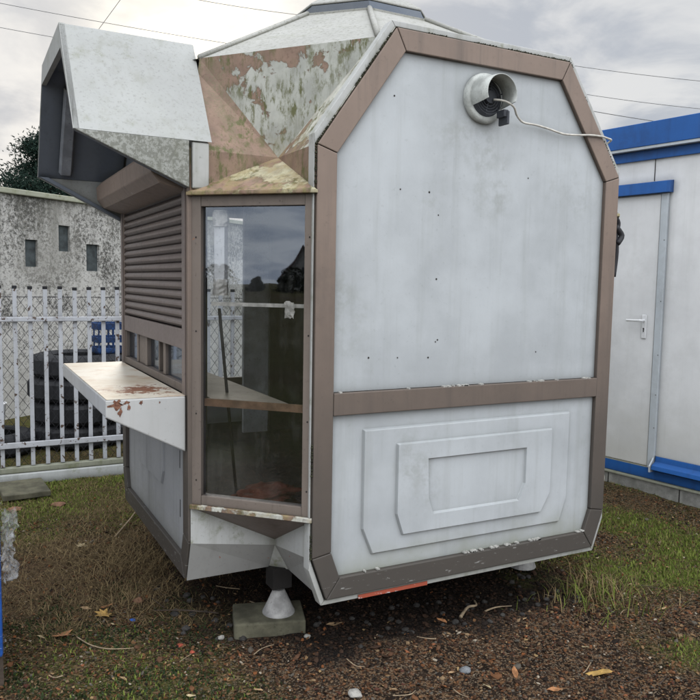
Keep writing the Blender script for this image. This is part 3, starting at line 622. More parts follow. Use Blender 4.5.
cl = thing('chain_link_fence', 'rusty chain link fence standing behind the grey gate', 'fence', (-.5, FY + .16, 0))
mb = MB(); pitch = .068; zt, zb2 = 1.40, .06
k = -1.9
while k < 2.9:
    for sgn in (1, -1):
        pts = []; h = zt - zb2; x_end = k + sgn * h * .72
        pts = [(k, .0015 * sgn, zt), (x_end, .0015 * sgn, zb2)]
        mb.tube(pts, .0021, 4)
    k += pitch
mb.build('mesh', 'wire_black', cl)
for xx in (-1.2, .75, 2.6):
    mb = MB(); mb.tube([(xx, .03, -.1), (xx, .03, 1.5)], .02, 8); mb.build('post', 'gate_grey', cl, smooth=True)
mb = MB(); mb.tube([(-1.9, .004, 1.395), (2.9, .004, 1.395)], .003, 5); mb.build('top_wire', 'wire_black', cl)

wl = thing('roughcast_wall', 'old black and white roughcast wall with mossy coping and narrow slots', 'wall', (-.815, 6.2, 0), R(90 - 53.7))
hw = 2.43; slots = [(.31, .48, 1.66, 1.96), (.78, .95, 1.85, 2.15), (1.20, 1.41, 1.63, 1.955)]
mb = MB(); x = -5.0
for a, b, z0, z1 in slots:
    mb.box(x, a, 0, .3, -.1, hw); mb.box(a, b, 0, .3, -.1, z0); mb.box(a, b, 0, .3, z1, hw); x = b
mb.box(x, 9., 0, .3, -.1, hw); wo = mb.build('wall', 'roughcast', wl)
simple('slot_fill', (.045, .055, .058), .8, .4, 12)
for a, b, z0, z1 in slots: MB().box(a, b, .035, .10, z0, z1).build('slot_window', 'slot_fill', wl)
MB().box(-5., 9., -.05, .35, hw + .0, hw + .06).build('coping', 'mossy_board', wl, bevel=.01)
# a lower rendered stretch seen through the glass keeps the same wall; nothing else is needed there

# tyres
def make_tyre(Rr, h, name, label, loc, grp, rot=(0, 0, 0)):
    mb = MB(); n = 72; prof = [(Rr * .56, .10 * h), (Rr * .62, .02 * h), (Rr * .82, 0), (Rr * .94, .08 * h), (Rr, .22 * h), (Rr, .5 * h), (Rr, .78 * h), (Rr * .94, .92 * h), (Rr * .82, h), (Rr * .62, .98 * h), (Rr * .56, .9 * h), (Rr * .60, .5 * h)]
    rings = []
    for i in range(n):
        a = 2 * math.pi * i / n; dr = -.022 * Rr / .45 if i % 3 == 0 else 0
        rings.append([((r + (dr if r > Rr * .93 else 0)) * math.cos(a), (r + (dr if r > Rr * .93 else 0)) * math.sin(a), z) for r, z in prof])
    vs = [p for r in rings for p in r]; m = len(prof); fs = [(i * m + j, ((i + 1) % n) * m + j, ((i + 1) % n) * m + (j + 1) % m, i * m + (j + 1) % m) for i in range(n) for j in range(m)]
    mb.add(vs, fs); o = mb.build(name, 'black_rubber', bevel=0); o.location = loc; o.rotation_euler = rot; tag(o, label, 'tyre', grp); return o
tx, ty = -.235, 4.72
t0 = make_tyre(.44, .212, 'tyre', 'black truck tyre lying at the bottom of the tall stack behind the gate', (tx, ty, 0), 'stacked truck tyres')
for i, (nm) in enumerate(('second from the bottom of', 'third from the bottom of', 'on top of')):
    o = t0.copy(); COL.objects.link(o); o.location = (tx + (.012, -.015, .01)[i], ty + .01 * i, .212 * (i + 1)); o.rotation_euler = (0, 0, .4 * i); o['label'] = 'black truck tyre %s the tall stack behind the gate' % nm
tl = make_tyre(.34, .19, 'tyre', 'lone smaller black tyre lying on the ground left of the tall tyre stack', (-.98, 4.55, 0), None)
cr = thing('plastic_crate', 'blue ribbed plastic crate on top of the tall tyre stack', 'crate', (.03, 4.70, .850), R(8))
mb = MB(); mb.box(-.15, .15, -.16, .16, 0, .02)
for z0, z1 in ((.0, .05), (.10, .15), (.22, .28)):
    mb.box(-.15, .15, -.16, -.14, z0, z1); mb.box(-.15, .15, .14, .16, z0, z1); mb.box(-.15, -.13, -.139, .139, z0, z1); mb.box(.13, .15, -.139, .139, z0, z1)
for i in range(7):
    xx = -.145 + i * .045; mb.box(xx, xx + .012, -.158, -.142, .05, .22); mb.box(xx, xx + .012, .142, .158, .05, .22)
simple('crate_blue', (.013, .04, .12), .6, .4, 20); mb.build('body', 'crate_blue', cr, bevel=.003)
mb = MB(); mb.lathe([(.12, 0), (.145, .24), (.15, .25), (.14, .25), (.115, .01), (.001, .01)], n=28); bk = mb.build('bucket', 'white_plastic', smooth=True); bk.location = (-1.02, 4.55, .19); tag(bk, 'white plastic bucket standing on the lone small tyre', 'bucket')

# paving slab by the gate and clay rubble
mb = MB(); mb.box(-.17, .14, -.2, .2, 0, .04); sl = mb.build('paving_slab', 'slab_concrete', bevel=.006); sl.location = (-.83, 3.12, .005); sl.rotation_euler = (0, 0, R(4)); tag(sl, 'mossy flat concrete slab lying on the grass beside the gate', 'slab')

# film-wrapped blue stack at the left edge
wp = thing('wrapped_pallet', 'blue bale wrapped in clear torn plastic film at the left edge', 'pallet', (-1.494, .62, 0))
mb = MB(); mb.box(-.4, .395, -.26, .3, .12, .9); mb.build('bale', 'blue_plastic', wp, bevel=.012)
mb = MB()
for y in (-.24, -.02, .2): mb.box(-.4, .395, y, y + .09, .0, .03)
for x in (-.4, -.05, .295): mb.box(x, x + .1, -.24, .29, .0305, .09)
for y in (-.24, -.02, .2): mb.box(-.4, .395, y, y + .09, .0905, .118)
mb.build('pallet', 'bark', wp)
mb = MB(); nu, nv_ = 16, 26; ww = []
for j in range(nv_):
    z = .06 + .88 * j / (nv_ - 1)
    for i in range(nu):
        x = -.42 + .822 * i / (nu - 1); ww.append((x + (.008 * random.random() if i == nu - 1 else 0), -.275 + .016 * mnoise.noise(Vector((x * 9, z * 5, 0))), z))
mb.add(ww, [(j * nu + i, j * nu + i + 1, (j + 1) * nu + i + 1, (j + 1) * nu + i) for j in range(nv_ - 1) for i in range(nu - 1)])
mb.build('film', 'thin_film', wp, smooth=True, recalc=False)
mb = MB(); ww = []
nu, nv_ = 12, 34
for j in range(nv_):
    f = j / (nv_ - 1); z = .69 - .27 * f; wd = .045 + .012 * math.sin(f * 9) + .022 * mnoise.noise(Vector((f * 16, 2, 2))) - (.03 * max(0, f - .75) * 2)
    for i in range(nu):
        s_ = i / (nu - 1); ww.append((.40 + wd * s_ + .014 * mnoise.noise(Vector((s_ * 6, f * 14, 1))), -.27 + .05 * mnoise.fractal(Vector((s_ * 5, f * 9, 4)), 1., 2., 3), z + .012 * mnoise.noise(Vector((s_ * 6, f * 5, 8)))))
mb.add(ww, [(j * nu + i, j * nu + i + 1, (j + 1) * nu + i + 1, (j + 1) * nu + i) for j in range(nv_ - 1) for i in range(nu - 1)])
mb.build('loose_film', 'clear_film', wp, smooth=True, recalc=False)

# ------------------------------------------------------------------ ground
def sm(a, b, x): 
    t_ = min(1, max(0, (x - a) / (b - a))); return t_ * t_ * (3 - 2 * t_)
def green(x, y):
    n = mnoise.fractal(Vector((x * 1.5, y * 1.5, 3.3)), 1., 2., 4)
    right = sm(1.35, 1.9, x + .3 * n) * sm(-.75, .05, y + .35 * n - .15 * (x - 1.9))
    right *= 1 - .85 * sm(.55, .15, abs((x - 3.1) + (y - 1.3) * .2))
    back = sm(1.7, 2.7, y + .5 * n) * sm(1.2, .2, x) * (.42 + .7 * max(0, mnoise.noise(Vector((x * 2.3, y * 2.3, 5.)))))
    left = sm(-.15, -.6, x + .5 * n) * sm(1.3, .2, y) * .42
    far = sm(6, 9, math.hypot(x, y)) * .22
    return min(1, max(right, back, left, far) * (1 + .9 * n))
def straw(x, y):
    n = mnoise.fractal(Vector((x * 1.9, y * 1.9, 9.1)), 1., 2., 4)
    return min(1, max(0, (.35 + 1.1 * max(0, mnoise.noise(Vector((x * 3.1, y * 2.6, 2.))) + .25)) * sm(.55, 1.2, y + .4 * n) * sm(.3, -.35, x + .2 * n) * sm(4.2, 3., y) * (1 + .8 * n)))
def gz(x, y):
    v = Vector((x, y, 0)); h = .022 * mnoise.fractal(v * 1.3, 1., 2., 3) + .010 * mnoise.fractal(v * 7, 1., 2., 4)
    if .1 < x < 1.8 and .1 < y < 2.1: h -= .01
    h += .02 * math.exp(-((x - 1.1) ** 2 / .5 + (y + .02) ** 2 / .02))
    if 1.2 < y < 1.9 and -.8 < x < -.2: h += .03 * math.exp(-((x + .48) ** 2 + (y - 1.4) ** 2) / .08)
    return h * min(1., max(.15, 1.0)) - .006
def axis(lo, hi, st, far):
    a = list(np.arange(lo, hi, st)); s_ = st; x = hi; up = []
    while x < far: up.append(x); s_ *= 1.35; x += s_
    s_ = st; x = lo - st; dn = []
    while x > -far: dn.append(x); s_ *= 1.35; x -= s_
    return dn[::-1] + a + up
ax, ay = axis(-1.7, 4.2, .026, 400), axis(-1.3, 3.9, .026, 400)
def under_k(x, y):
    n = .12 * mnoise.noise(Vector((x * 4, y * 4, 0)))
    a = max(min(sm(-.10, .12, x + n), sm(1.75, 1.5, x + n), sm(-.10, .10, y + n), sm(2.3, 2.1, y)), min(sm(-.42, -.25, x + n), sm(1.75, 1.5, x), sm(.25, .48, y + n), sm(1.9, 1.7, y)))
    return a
vs = []; gr = []; stw = []; un = []
for y in ay:
    for x in ax:
        near = -2.5 < x < 5 and -2.2 < y < 5
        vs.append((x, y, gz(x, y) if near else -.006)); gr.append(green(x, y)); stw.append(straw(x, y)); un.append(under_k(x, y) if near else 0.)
nx = len(ax); fs = [(j * nx + i, j * nx + i + 1, (j + 1) * nx + i + 1, (j + 1) * nx + i) for j in range(len(ay) - 1) for i in range(nx - 1)]
me = bpy.data.meshes.new('ground'); me.from_pydata(vs, [], fs)
for nm, arr in (('green', gr), ('straw', stw), ('under', un)):
    at = me.attributes.new(nm, 'FLOAT', 'POINT'); at.data.foreach_set('value', np.array(arr, dtype=np.float32))
me.polygons.foreach_set('use_smooth', np.ones(len(fs), dtype=bool))
g = G('soil'); p = g.pos()
vo = g.n('TexVoronoi', Vector=p, Scale=85.); vo2 = g.n('TexVoronoi', Vector=p, Scale=190.)
n1 = g.noise(p, 3.5, 6); n2 = g.noise(p, 38, 6, .7); n3 = g.noise(p, 150, 3)
c = g.mix(g.step(n1, .3, .7), (.017, .0125, .010), (.042, .029, .021))
cs = g.sep(g.n('SeparateColor', Color=vo.outputs['Color']).inputs[0].links[0].from_socket)
rnd = g.n('SeparateColor', Color=vo.outputs['Color']).outputs
chipc = g.mix(rnd[1], (.075, .034, .018), (.15, .095, .055))
c = g.mix(g.step(rnd[0], .62, .66), c, chipc)
rn2 = g.n('SeparateColor', Color=vo2.outputs['Color']).outputs
c = g.mix(g.math('MULTIPLY', g.step(rn2[0], .78, .8), .8), c, (.19, .145, .10))
c = g.mix(g.step(n2, .52, .7), c, (.009, .007, .006))
und = g.n('Attribute', {'attribute_name': 'under'}).outputs['Fac']; c = g.mix(g.math('MULTIPLY', und, .8), c, (.016, .0145, .014))  # soil beneath the kiosk: shadow painted into the colour, plus black wet gravel
gat = g.n('Attribute', {'attribute_name': 'green'}).outputs['Fac']; sat = g.n('Attribute', {'attribute_name': 'straw'}).outputs['Fac']
c = g.mix(g.math('MULTIPLY', sat, g.step(n2, .35, .6)), c, g.mix(n3, (.05, .036, .022), (.16, .115, .065)))
c = g.mix(g.math('MULTIPLY', gat, g.step(n2, .3, .6)), c, g.mix(n3, (.045, .062, .012), (.125, .145, .036)))
h = g.math('ADD', g.math('MULTIPLY', vo.outputs['Distance'], -.8), g.math('ADD', g.math('MULTIPLY', n2, 1.2), g.math('MULTIPLY', n3, .4)))
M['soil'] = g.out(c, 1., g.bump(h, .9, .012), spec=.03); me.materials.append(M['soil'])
ground = bpy.data.objects.new('ground', me); COL.objects.link(ground); struct(ground, 'bare dark soil strewn with gravel and leaf litter, grassy in patches')

# ---- scatter (stuff)
def scatter_mesh(name, tv, tf, T, rndv, mat, smooth=False):
    """tv: list of template vertex arrays, tf: faces; T: (template id, 3x3, location)"""
    V = []; F = []; A = []; o = 0
    for (ti, m3, loc), r in zip(T, rndv):
        v = tv[ti] @ m3.T + loc; V.append(v); F += [tuple(i + o for i in f) for f in tf[ti]]; A += [r] * len(v); o += len(v)
    me = bpy.data.meshes.new(name); me.from_pydata(np.concatenate(V).tolist(), [], F)
    at = me.attributes.new('rnd', 'FLOAT', 'POINT'); at.data.foreach_set('value', np.array(A, dtype=np.float32)); me.materials.append(mat)
    ob = bpy.data.objects.new(name, me); COL.objects.link(ob); return ob
def rotm(rx, ry, rz):
    cx, sx, cy, sy, cz, sz = math.cos(rx), math.sin(rx), math.cos(ry), math.sin(ry), math.cos(rz), math.sin(rz)
    return np.array([[cz, -sz, 0], [sz, cz, 0], [0, 0, 1]]) @ np.array([[cy, 0, sy], [0, 1, 0], [-sy, 0, cy]]) @ np.array([[1, 0, 0], [0, cx, -sx], [0, sx, cx]])
def ramp_mat(name, stops, rough=.85):
    g = G(name); at = g.n('Attribute', {'attribute_name': 'rnd'}).outputs['Fac']
    cr = g.n('ValToRGB', Fac=at); el = cr.color_ramp.elements; cr.color_ramp.interpolation = 'CONSTANT'
    el[0].position = 0; el[0].color = (*stops[0][1], 1); el[1].position = stops[1][0]; el[1].color = (*stops[1][1], 1)
    for p_, c_ in stops[2:]: e = el.new(p_); e.color = (*c_, 1)
    c = g.mix(g.math('MULTIPLY', g.noise(g.pos(), 160, 4), .55), cr.outputs[0], (.02, .016, .013))
    M[name] = g.out(c, 1., spec=.06); return M[name]
ramp_mat('gravel_mix', [(0, (.022, .017, .015)), (.22, (.06, .036, .025)), (.42, (.14, .075, .045)), (.58, (.13, .115, .095)), (.72, (.19, .09, .045)), (.82, (.28, .19, .11)), (.90, (.10, .042, .03)), (.94, (.42, .36, .28)), (.97, (.30, .12, .06))])
ramp_mat('litter_mix', [(0, (.08, .04, .022)), (.25, (.15, .066, .030)), (.48, (.18, .095, .046)), (.68, (.25, .155, .08)), (.82, (.22, .085, .034)), (.92, (.38, .26, .13))])
stones_v, stones_f = [], []
for k in range(6):
    bm = bmesh.new(); bmesh.ops.create_icosphere(bm, subdivisions=1, radius=1.)
    for v in bm.verts: v.co = v.co * (1 + .45 * mnoise.noise(v.co * 1.3 + Vector((k * 7, 0, 0)))); v.co.z *= .6
    bm.verts.ensure_lookup_table(); stones_v.append(np.array([v.co[:] for v in bm.verts])); stones_f.append([tuple(v.index for v in f.verts) for f in bm.faces]); bm.free()
T, rr = [], []
under = lambda x, y: False
def keep_ground(x, y):
    return not (abs(x + .005) < .17 and abs(y - .437) < .15)
N = 0
while N < 24000:
    x, y = random.uniform(-1.6, 3.4), random.uniform(-1.15, 2.6)
    if not keep_ground(x, y): continue
    dens = (1 - .8 * green(x, y)) * (1 - .75 * straw(x, y)) * (1.0 if y < .8 else .55)
    if random.random() > dens: continue
    s_ = .0030 + .0048 * random.random() ** 2 + (.010 * random.random() if random.random() < .035 else 0)
    if .15 < x < 1.7 and -.12 < y < .5: s_ *= 1.35
    m3 = rotm(random.uniform(-.5, .5), random.uniform(-.5, .5), random.uniform(0, 6.3)) @ np.diag([s_ * random.uniform(.8, 1.6), s_, s_ * random.uniform(.6, 1.1)])
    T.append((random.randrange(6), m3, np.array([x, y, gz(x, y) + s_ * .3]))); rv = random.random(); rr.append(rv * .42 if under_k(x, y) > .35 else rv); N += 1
o = scatter_mesh('gravel', stones_v, stones_f, T, rr, M['gravel_mix']); tag(o, 'small dark gravel and crumbs of brick spread over the soil', 'gravel', kind='stuff')
# leaf litter flakes
fl_v = []; fl_f = []
for k in range(5):
    n_ = 6; pts = [(math.cos(a) * (1 + .4 * random.uniform(-1, 1)), .55 * math.sin(a) * (1 + .4 * random.uniform(-1, 1)), .25 * random.uniform(-1, 1)) for a in [j * 2 * math.pi / n_ for j in range(n_)]]
    fl_v.append(np.array([(0, 0, .12)] + pts)); fl_f.append([(0, 1 + j, 1 + (j + 1) % n_) for j in range(n_)])
T, rr = [], []
N = 0
while N < 7500:
    x, y = random.uniform(-1.6, 3.4), random.uniform(-1.15, 2.8)
    if not keep_ground(x, y) or random.random() > (1 - .6 * green(x, y)) * (1 if y < .8 else .5) * (1.15 - .9 * (1 if (.1 < x < 1.7 and -.1 < y < 2.2) else 0)): continue
    s_ = .0045 + .009 * random.random() ** 2
    T.append((random.randrange(5), rotm(random.uniform(-.6, .6), random.uniform(-.6, .6), random.uniform(0, 6.3)) * s_, np.array([x, y, gz(x, y) + .005]))); rr.append(random.random()); N += 1
o = scatter_mesh('leaf_litter', fl_v, fl_f, T, rr, M['litter_mix']); tag(o, 'brown crumbled leaf litter and wood chips over the soil', 'leaf litter', kind='stuff')

def blades(name, n, fn_xy, hrange, wid, mat, label, cat, lean=.6):
    V = []; F = []; A = []; k = 0
    while k < n:
        q = fn_xy()
        if q is None: continue
        x, y, hs = q; h = random.uniform(*hrange) * hs; a = random.uniform(0, 6.283); ln = random.uniform(.15, 1.) * lean * h; w_ = wid * random.uniform(.6, 1.3)
        a = a; dx, dy = math.cos(a), math.sin(a); px, py = -dy * w_, dx * w_; z = gz(x, y) - .003; o = len(V)
        V += [(x - px, y - py, z), (x + px, y + py, z), (x - px * .8 + dx * ln * .35, y - py * .8 + dy * ln * .35, z + h * .6), (x + px * .8 + dx * ln * .35, y + py * .8 + dy * ln * .35, z + h * .6), (x + dx * ln, y + dy * ln, z + h * .93)]
        F += [(o, o + 1, o + 3, o + 2), (o + 2, o + 3, o + 4)]; A += [random.random()] * 5; k += 1
    me = bpy.data.meshes.new(name); me.from_pydata(V, [], F); at = me.attributes.new('rnd', 'FLOAT', 'POINT'); at.data.foreach_set('value', np.array(A, dtype=np.float32)); me.materials.append(M[mat])
    o = bpy.data.objects.new(name, me); COL.objects.link(o); return tag(o, label, cat, kind='stuff')
leafmat('grass_green', (.06, .10, .016), (.22, .26, .06)); leafmat('grass_dry', (.09, .064, .035), (.28, .21, .11)); leafmat('weed', (.014, .026, .011), (.045, .065, .026))
def gxy():
    x, y = random.uniform(-1.7, 4.2), random.uniform(-1.0, 3.9)
    g_ = green(x, y)
    if random.random() > (g_ - .14) * 2.: return None
    if .05 < x < 1.6 and .1 < y < 2.2: return None
    return x, y, .5 + .8 * g_
blades('grass', 70000, gxy, (.009, .027), .0022, 'grass_green', 'short green grass growing in patches around the kiosk', 'grass', 1.0)
def sxy():
    x, y = random.uniform(-1.5, .5), random.uniform(.3, 3.9)
    if random.random() > straw(x, y): return None
    return x, y, 1.
blades('dry_grass', 16000, sxy, (.008, .032), .0013, 'grass_dry', 'flattened straw coloured dead grass left of the kiosk', 'dry grass', 2.6)
def hxy():
    x, y = random.gauss(-.46, .17), random.gauss(1.35, .38)
    if y < .65 or x > -.26: return None
    return x, y, 1.
blades('hay', 3200, hxy, (.012, .05), .0014, 'grass_dry', 'loose tangle of tan hay along the left foot of the kiosk', 'hay', 3.2)
def wxy():
    x, y = random.uniform(-1.4, .0), random.uniform(-.5, 1.2)
    n = mnoise.fractal(Vector((x * 4, y * 4, 1.1)), 1., 2., 3)
    if n < .05 or random.random() > sm(-.05, -.5, x): return None
    return x, y, 1.
blades('weeds', 5000, wxy, (.006, .018), .004, 'weed', 'low dark green weeds creeping over the soil in the left foreground', 'weeds', 1.2)
def rxy():
    x, y = random.uniform(1.3, 3.5), random.uniform(-.5, 1.6)
    if random.random() > .5 * green(x, y): return None
    return x, y, 1.
blades('dry_grass', 3200, rxy, (.010, .032), .0016, 'grass_dry', 'dead straw blades mixed into the green grass right of the kiosk', 'dry grass', 1.4)
def txy():
    a = random.gauss(0, .09), random.gauss(0, .06); return 1.60 + a[0] * 2.0, -.02 + a[1] * 2.0, 1.25 - 3 * abs(a[0])
blades('grass_tuft', 230, txy, (.04, .12), .0018, 'grass_dry', 'pale dry tuft of long grass at the right foot of the kiosk', 'grass tuft', 1.7)
blades('grass_tuft', 230, txy, (.03, .11), .0019, 'grass_green', 'green tuft of long grass at the right foot of the kiosk', 'grass tuft', 1.6)

# ---- single leaves, stones, twigs
def leaf_shape(kind):
    if kind == 'maple': prof = [(0, 1), (.18, .55), (.62, .72), (.42, .3), (.85, .1), (.38, -.08), (.5, -.5), (.12, -.35), (0, -.75)]
    else: prof = [(0, 1), (.22, .6), (.34, .15), (.3, -.3), (.14, -.7), (0, -.9)]
    pts = prof + [(-x, y) for x, y in prof[-2:0:-1]]
    return pts
def leaf(name, x, y, s_, kind, mat, label, rz, grp=None, curl=.35):
    pts = leaf_shape(kind); ph = random.uniform(0, 6)
    V = [(0, 0, .05 * s_)] + [(px * s_, py * s_, s_ * curl * (px * px * .5 + .25 * math.sin(px * 3 + py * 4 + ph)) + .004) for px, py in pts]
    n_ = len(pts); o = MB().add(V, [(0, 1 + j, 1 + (j + 1) % n_) for j in range(n_)]).build(name, mat, recalc=False); o.location = (x, y, gz(x, y) + .006); o.rotation_euler = (random.uniform(-.25, .25), random.uniform(-.25, .25), rz)
    return tag(o, label, 'leaf', grp)
leaf('fallen_leaf', -.656, .826, .052, 'maple', 'leaf_yellow', 'bright yellow maple leaf lying left of the kiosk corner', 1.1)
leaf('fallen_leaf', -.85, .714, .058, 'maple', 'leaf_orange', 'large orange brown maple leaf on the weeds near the blue bale', .3)
leaf('fallen_leaf', -.621, 1.778, .045, 'maple', 'leaf_pale', 'pale tan leaf on the dead grass left of the kiosk', 2.)
leaf('fallen_leaf', -.63, .93, .034, 'oval', 'leaf_orange', 'small orange leaf just behind the bright yellow maple leaf', 1.8)
leaf('fallen_leaf', -.72, .95, .036, 'oval', 'leaf_tan', 'small ochre leaf beside the yellow maple leaf, nearer the blue bale', .9)
leaf('fallen_leaf', 1.051, -.533, .058, 'oval', 'leaf_yellow', 'long yellow tan leaf lying in the right foreground', .95)
leaf('fallen_leaf', .738, -.383, .038, 'oval', 'leaf_orange', 'dull orange oval leaf in the foreground below the twigs', 2.6)
leaf('fallen_leaf', .795, -.551, .034, 'oval', 'leaf_orange', 'orange curled leaf at the bottom edge right of centre', .9)
leaf('fallen_leaf', .565, -.424, .024, 'oval', 'leaf_pale', 'pale yellow leaf at the bottom edge left of the orange curled leaf', .2)
leaf('fallen_leaf', .261, .291, .04, 'oval', 'leaf_tan', 'tan folded leaf in the shadow below the front left corner of the kiosk', 1.2)
leaf('fallen_leaf', .716, .10, .030, 'oval', 'leaf_orange', 'little orange leaf under the front of the kiosk left of the twigs', .4)
for i in range(64):
    x, y = random.uniform(-1.2, 2.6), random.uniform(-.95, 1.0)
    k = random.randrange(4); mt = ('leaf_tan', 'leaf_orange', 'leaf_tan', 'leaf_pale')[k]
    if .0 < x < 1.7 and y > .0: continue
    leaf('fallen_leaf', x, y, random.uniform(.010, .022), 'oval', mt, 'small dry fallen leaf scattered among the gravel in the foreground', random.uniform(0, 6.3), 'small fallen leaves scattered over the foreground')

def stone(x, y, s_, label, mat='stone_pale', flat=.6, name='stone', grp=None):
    bm = bmesh.new(); bmesh.ops.create_icosphere(bm, subdivisions=3, radius=1.); sd = random.uniform(0, 90)
    for v in bm.verts: v.co = v.co * (1 + .3 * mnoise.fractal(v.co * 1.1 + Vector((sd, 0, 0)), 1., 2., 3)) * s_; v.co.z *= flat
    me = bpy.data.meshes.new(name); bm.to_mesh(me); bm.free(); me.materials.append(M[mat]); o = bpy.data.objects.new(name, me); COL.objects.link(o)
    o.location = (x, y, gz(x, y) + s_ * flat * .45); o.rotation_euler = (0, 0, random.uniform(0, 6)); tag(o, label, 'stone' if name == 'stone' else 'rubble', grp); return o
simple('stone_grey', (.16, .17, .18), .85, .3, 20, .4); simple('coal_grey', (.040, .037, .034), .85, .4, 26, .5); simple('clay_red', (.34, .075, .045), .85, .3, 30)
stone(.083, -.239, .026, 'smooth pale round pebble at the bottom edge of the photo, left of centre')
stone(.56, -.29, .022, 'grey blue pebble in the foreground below the kiosk front', 'stone_grey')
stone(.10, .24, .015, 'small whitish pebble just in front of the concrete block')
stone(-.24, .40, .016, 'bright white pebble beside the left end of the concrete block')
stone(-.413, .425, .013, 'longer of two red clay crumbs left of the concrete block', 'clay_red', .4, 'clay_shard'); stone(-.385, .335, .011, 'shorter of two red clay crumbs, the one nearer the camera', 'clay_red', .4, 'clay_shard')
stone(-.653, 2.726, .05, 'flat orange clay brick fragment on the grass before the gate', 'brick_orange', .22, 'clay_shard'); stone(-.93, 2.70, .045, 'orange clay fragment beside the concrete slab near the gate', 'brick_orange', .25, 'clay_shard')
stone(-.55, .74, .014, 'blue plastic fragment on the soil near the yellow maple leaf', 'blue_plastic', .25, 'plastic_shard')
stone(-.49, .90, .022, 'brown clay lump behind the blue plastic fragment', 'brick_orange', .7, 'clay_shard')
for i in range(80):
    if i < 22: x, y, s_ = random.uniform(-.38, -.12), random.uniform(.36, .9), random.uniform(.008, .021)
    else: x, y, s_ = random.uniform(.15, 1.5), random.uniform(-.02, .40), random.uniform(.007, .016)
    stone(x, y, s_, 'dark grey stone in the shadow beneath the kiosk edge', 'coal_grey', .7, 'stone', 'dark stones under the kiosk edge')
def twig(pts, r, label, mat='twig_tan', name='twig'):
    p = smoothpath([(x, y, gz(x, y) + h) for x, y, h in pts], 5); n_ = len(p)
    o = MB().tube(p, r, 7, rs=[r * (1.15 - .6 * i / n_) * (1 + .15 * random.uniform(-1, 1)) for i in range(n_)]).build(name, mat, smooth=True); return tag(o, label, 'twig')
twig([(.82, .10, .006), (.86, .14, .012), (.93, .19, .018), (.985, .20, .02), (1.02, .26, .012)], .0075, 'crooked pale twig lying in front of the kiosk')
twig([(.985, .13, .008), (1.06, .14, .014), (1.14, .12, .010)], .004, 'thin straight twig beside the crooked pale twig')
twig([(-.42, 1.9, .01), (-.30, 2.10, .03), (-.22, 2.3, .02)], .005, 'long straw coloured stick on the dead grass left of the kiosk')
twig([(-.18, .62, .01), (-.32, .68, .03), (-.45, .78, .012)], .0035, 'thin grey stick lying left of the concrete block', 'bark')
twig([(-.80, .66, .008), (-.76, .55, .012), (-.70, .48, .01), (-.60, .46, .008)], .0028, 'curved dry stem lying below the large orange maple leaf')
for i in range(46):
    x, y = random.uniform(-1.1, 1.9), random.uniform(-.9, .9)
    if .0 < x < 1.7 and y > .15: continue
    a = random.uniform(0, 6.3); l = random.uniform(.04, .13); q = [(x + math.cos(a) * l * t_ + .012 * random.uniform(-1, 1), y + math.sin(a) * l * t_ + .012 * random.uniform(-1, 1), .006 + .012 * random.random()) for t_ in (0, .5, 1)]
    o = twig(q, random.uniform(.0014, .0026), 'short thin dry stem among the gravel in the foreground', random.choice(('twig_tan', 'twig_tan', 'bark'))); o['group'] = 'short dry stems among the gravel'
# strips of dark wood chips piled under the kiosk front
# ------------------------------------------------------------------ trees
def conifer(name, loc, h, rad, label, seed, nb=120, grp=None):
    rnd = random.Random(seed); t_ = thing(name, label, 'tree', loc, 0, grp)
    MB().tube([(0, 0, -.2), (.05, 0, h * .4), (0, .05, h * .75), (0, 0, h * .97)], .1, 8, rs=[.16, .12, .07, .02]).build('trunk', 'bark', t_, smooth=True)
    V, F, A = [], [], []; lm = MB()
    for b in range(nb):
        f = (b + rnd.random()) / nb; z0 = h * (.14 + .84 * f); L = rad * (1 - f) ** .55 * rnd.uniform(.6, 1.1) + .18; a = rnd.uniform(0, 6.283)
        up = rnd.uniform(.15, .55); d = Vector((math.cos(a), math.sin(a), up)).normalized()
        if b % 3 == 0: lm.tube([(0, 0, z0), tuple(Vector((0, 0, z0)) + d * L)], .02, 4)
        for k in range(int(130 + 190 * L)):
            s_ = rnd.random() ** .6; c_ = Vector((0, 0, z0)) + d * L * s_ + Vector((rnd.gauss(0, .10), rnd.gauss(0, .10), rnd.gauss(0, .08))) * (1 + L * .5)
            n_ = Vector((rnd.gauss(0, 1), rnd.gauss(0, 1), rnd.gauss(0, 1) + .6)); n_.normalize(); q = (d * .7 + n_ * .8).normalized(); w_ = q.orthogonal().normalized()
            l = rnd.uniform(.05, .11); o = len(V); ww = l * .2
            V += [tuple(c_ - w_ * ww), tuple(c_ + w_ * ww), tuple(c_ + q * l)]; F.append((o, o + 1, o + 2)); A += [rnd.random() * .6 + .4 * s_ * rnd.random()] * 3
            V += [tuple(c_ - w_.cross(q) * ww), tuple(c_ + w_.cross(q) * ww), tuple(c_ + (q + w_ * .4) * l)]; F.append((o + 3, o + 4, o + 5)); A += [rnd.random() * .7] * 3
    lm.build('limbs', 'bark', t_)
    me = bpy.data.meshes.new('crown'); me.from_pydata(V, [], F); at = me.attributes.new('rnd', 'FLOAT', 'POINT'); at.data.foreach_set('value', np.array(A, dtype=np.float32)); me.materials.append(M['needle'])
    o = bpy.data.objects.new('crown', me); COL.objects.link(o); o.parent = t_; return t_
conifer('pine_tree', (1.0, 20., 0), 5.4, 2.0, 'tall dark green pine behind the roughcast wall', 3, 150)
conifer('pine_tree', (-1.2, 21.5, 0), 4.35, 1.2, 'low dark conifer top peeping over the wall at the left edge', 5, 60)

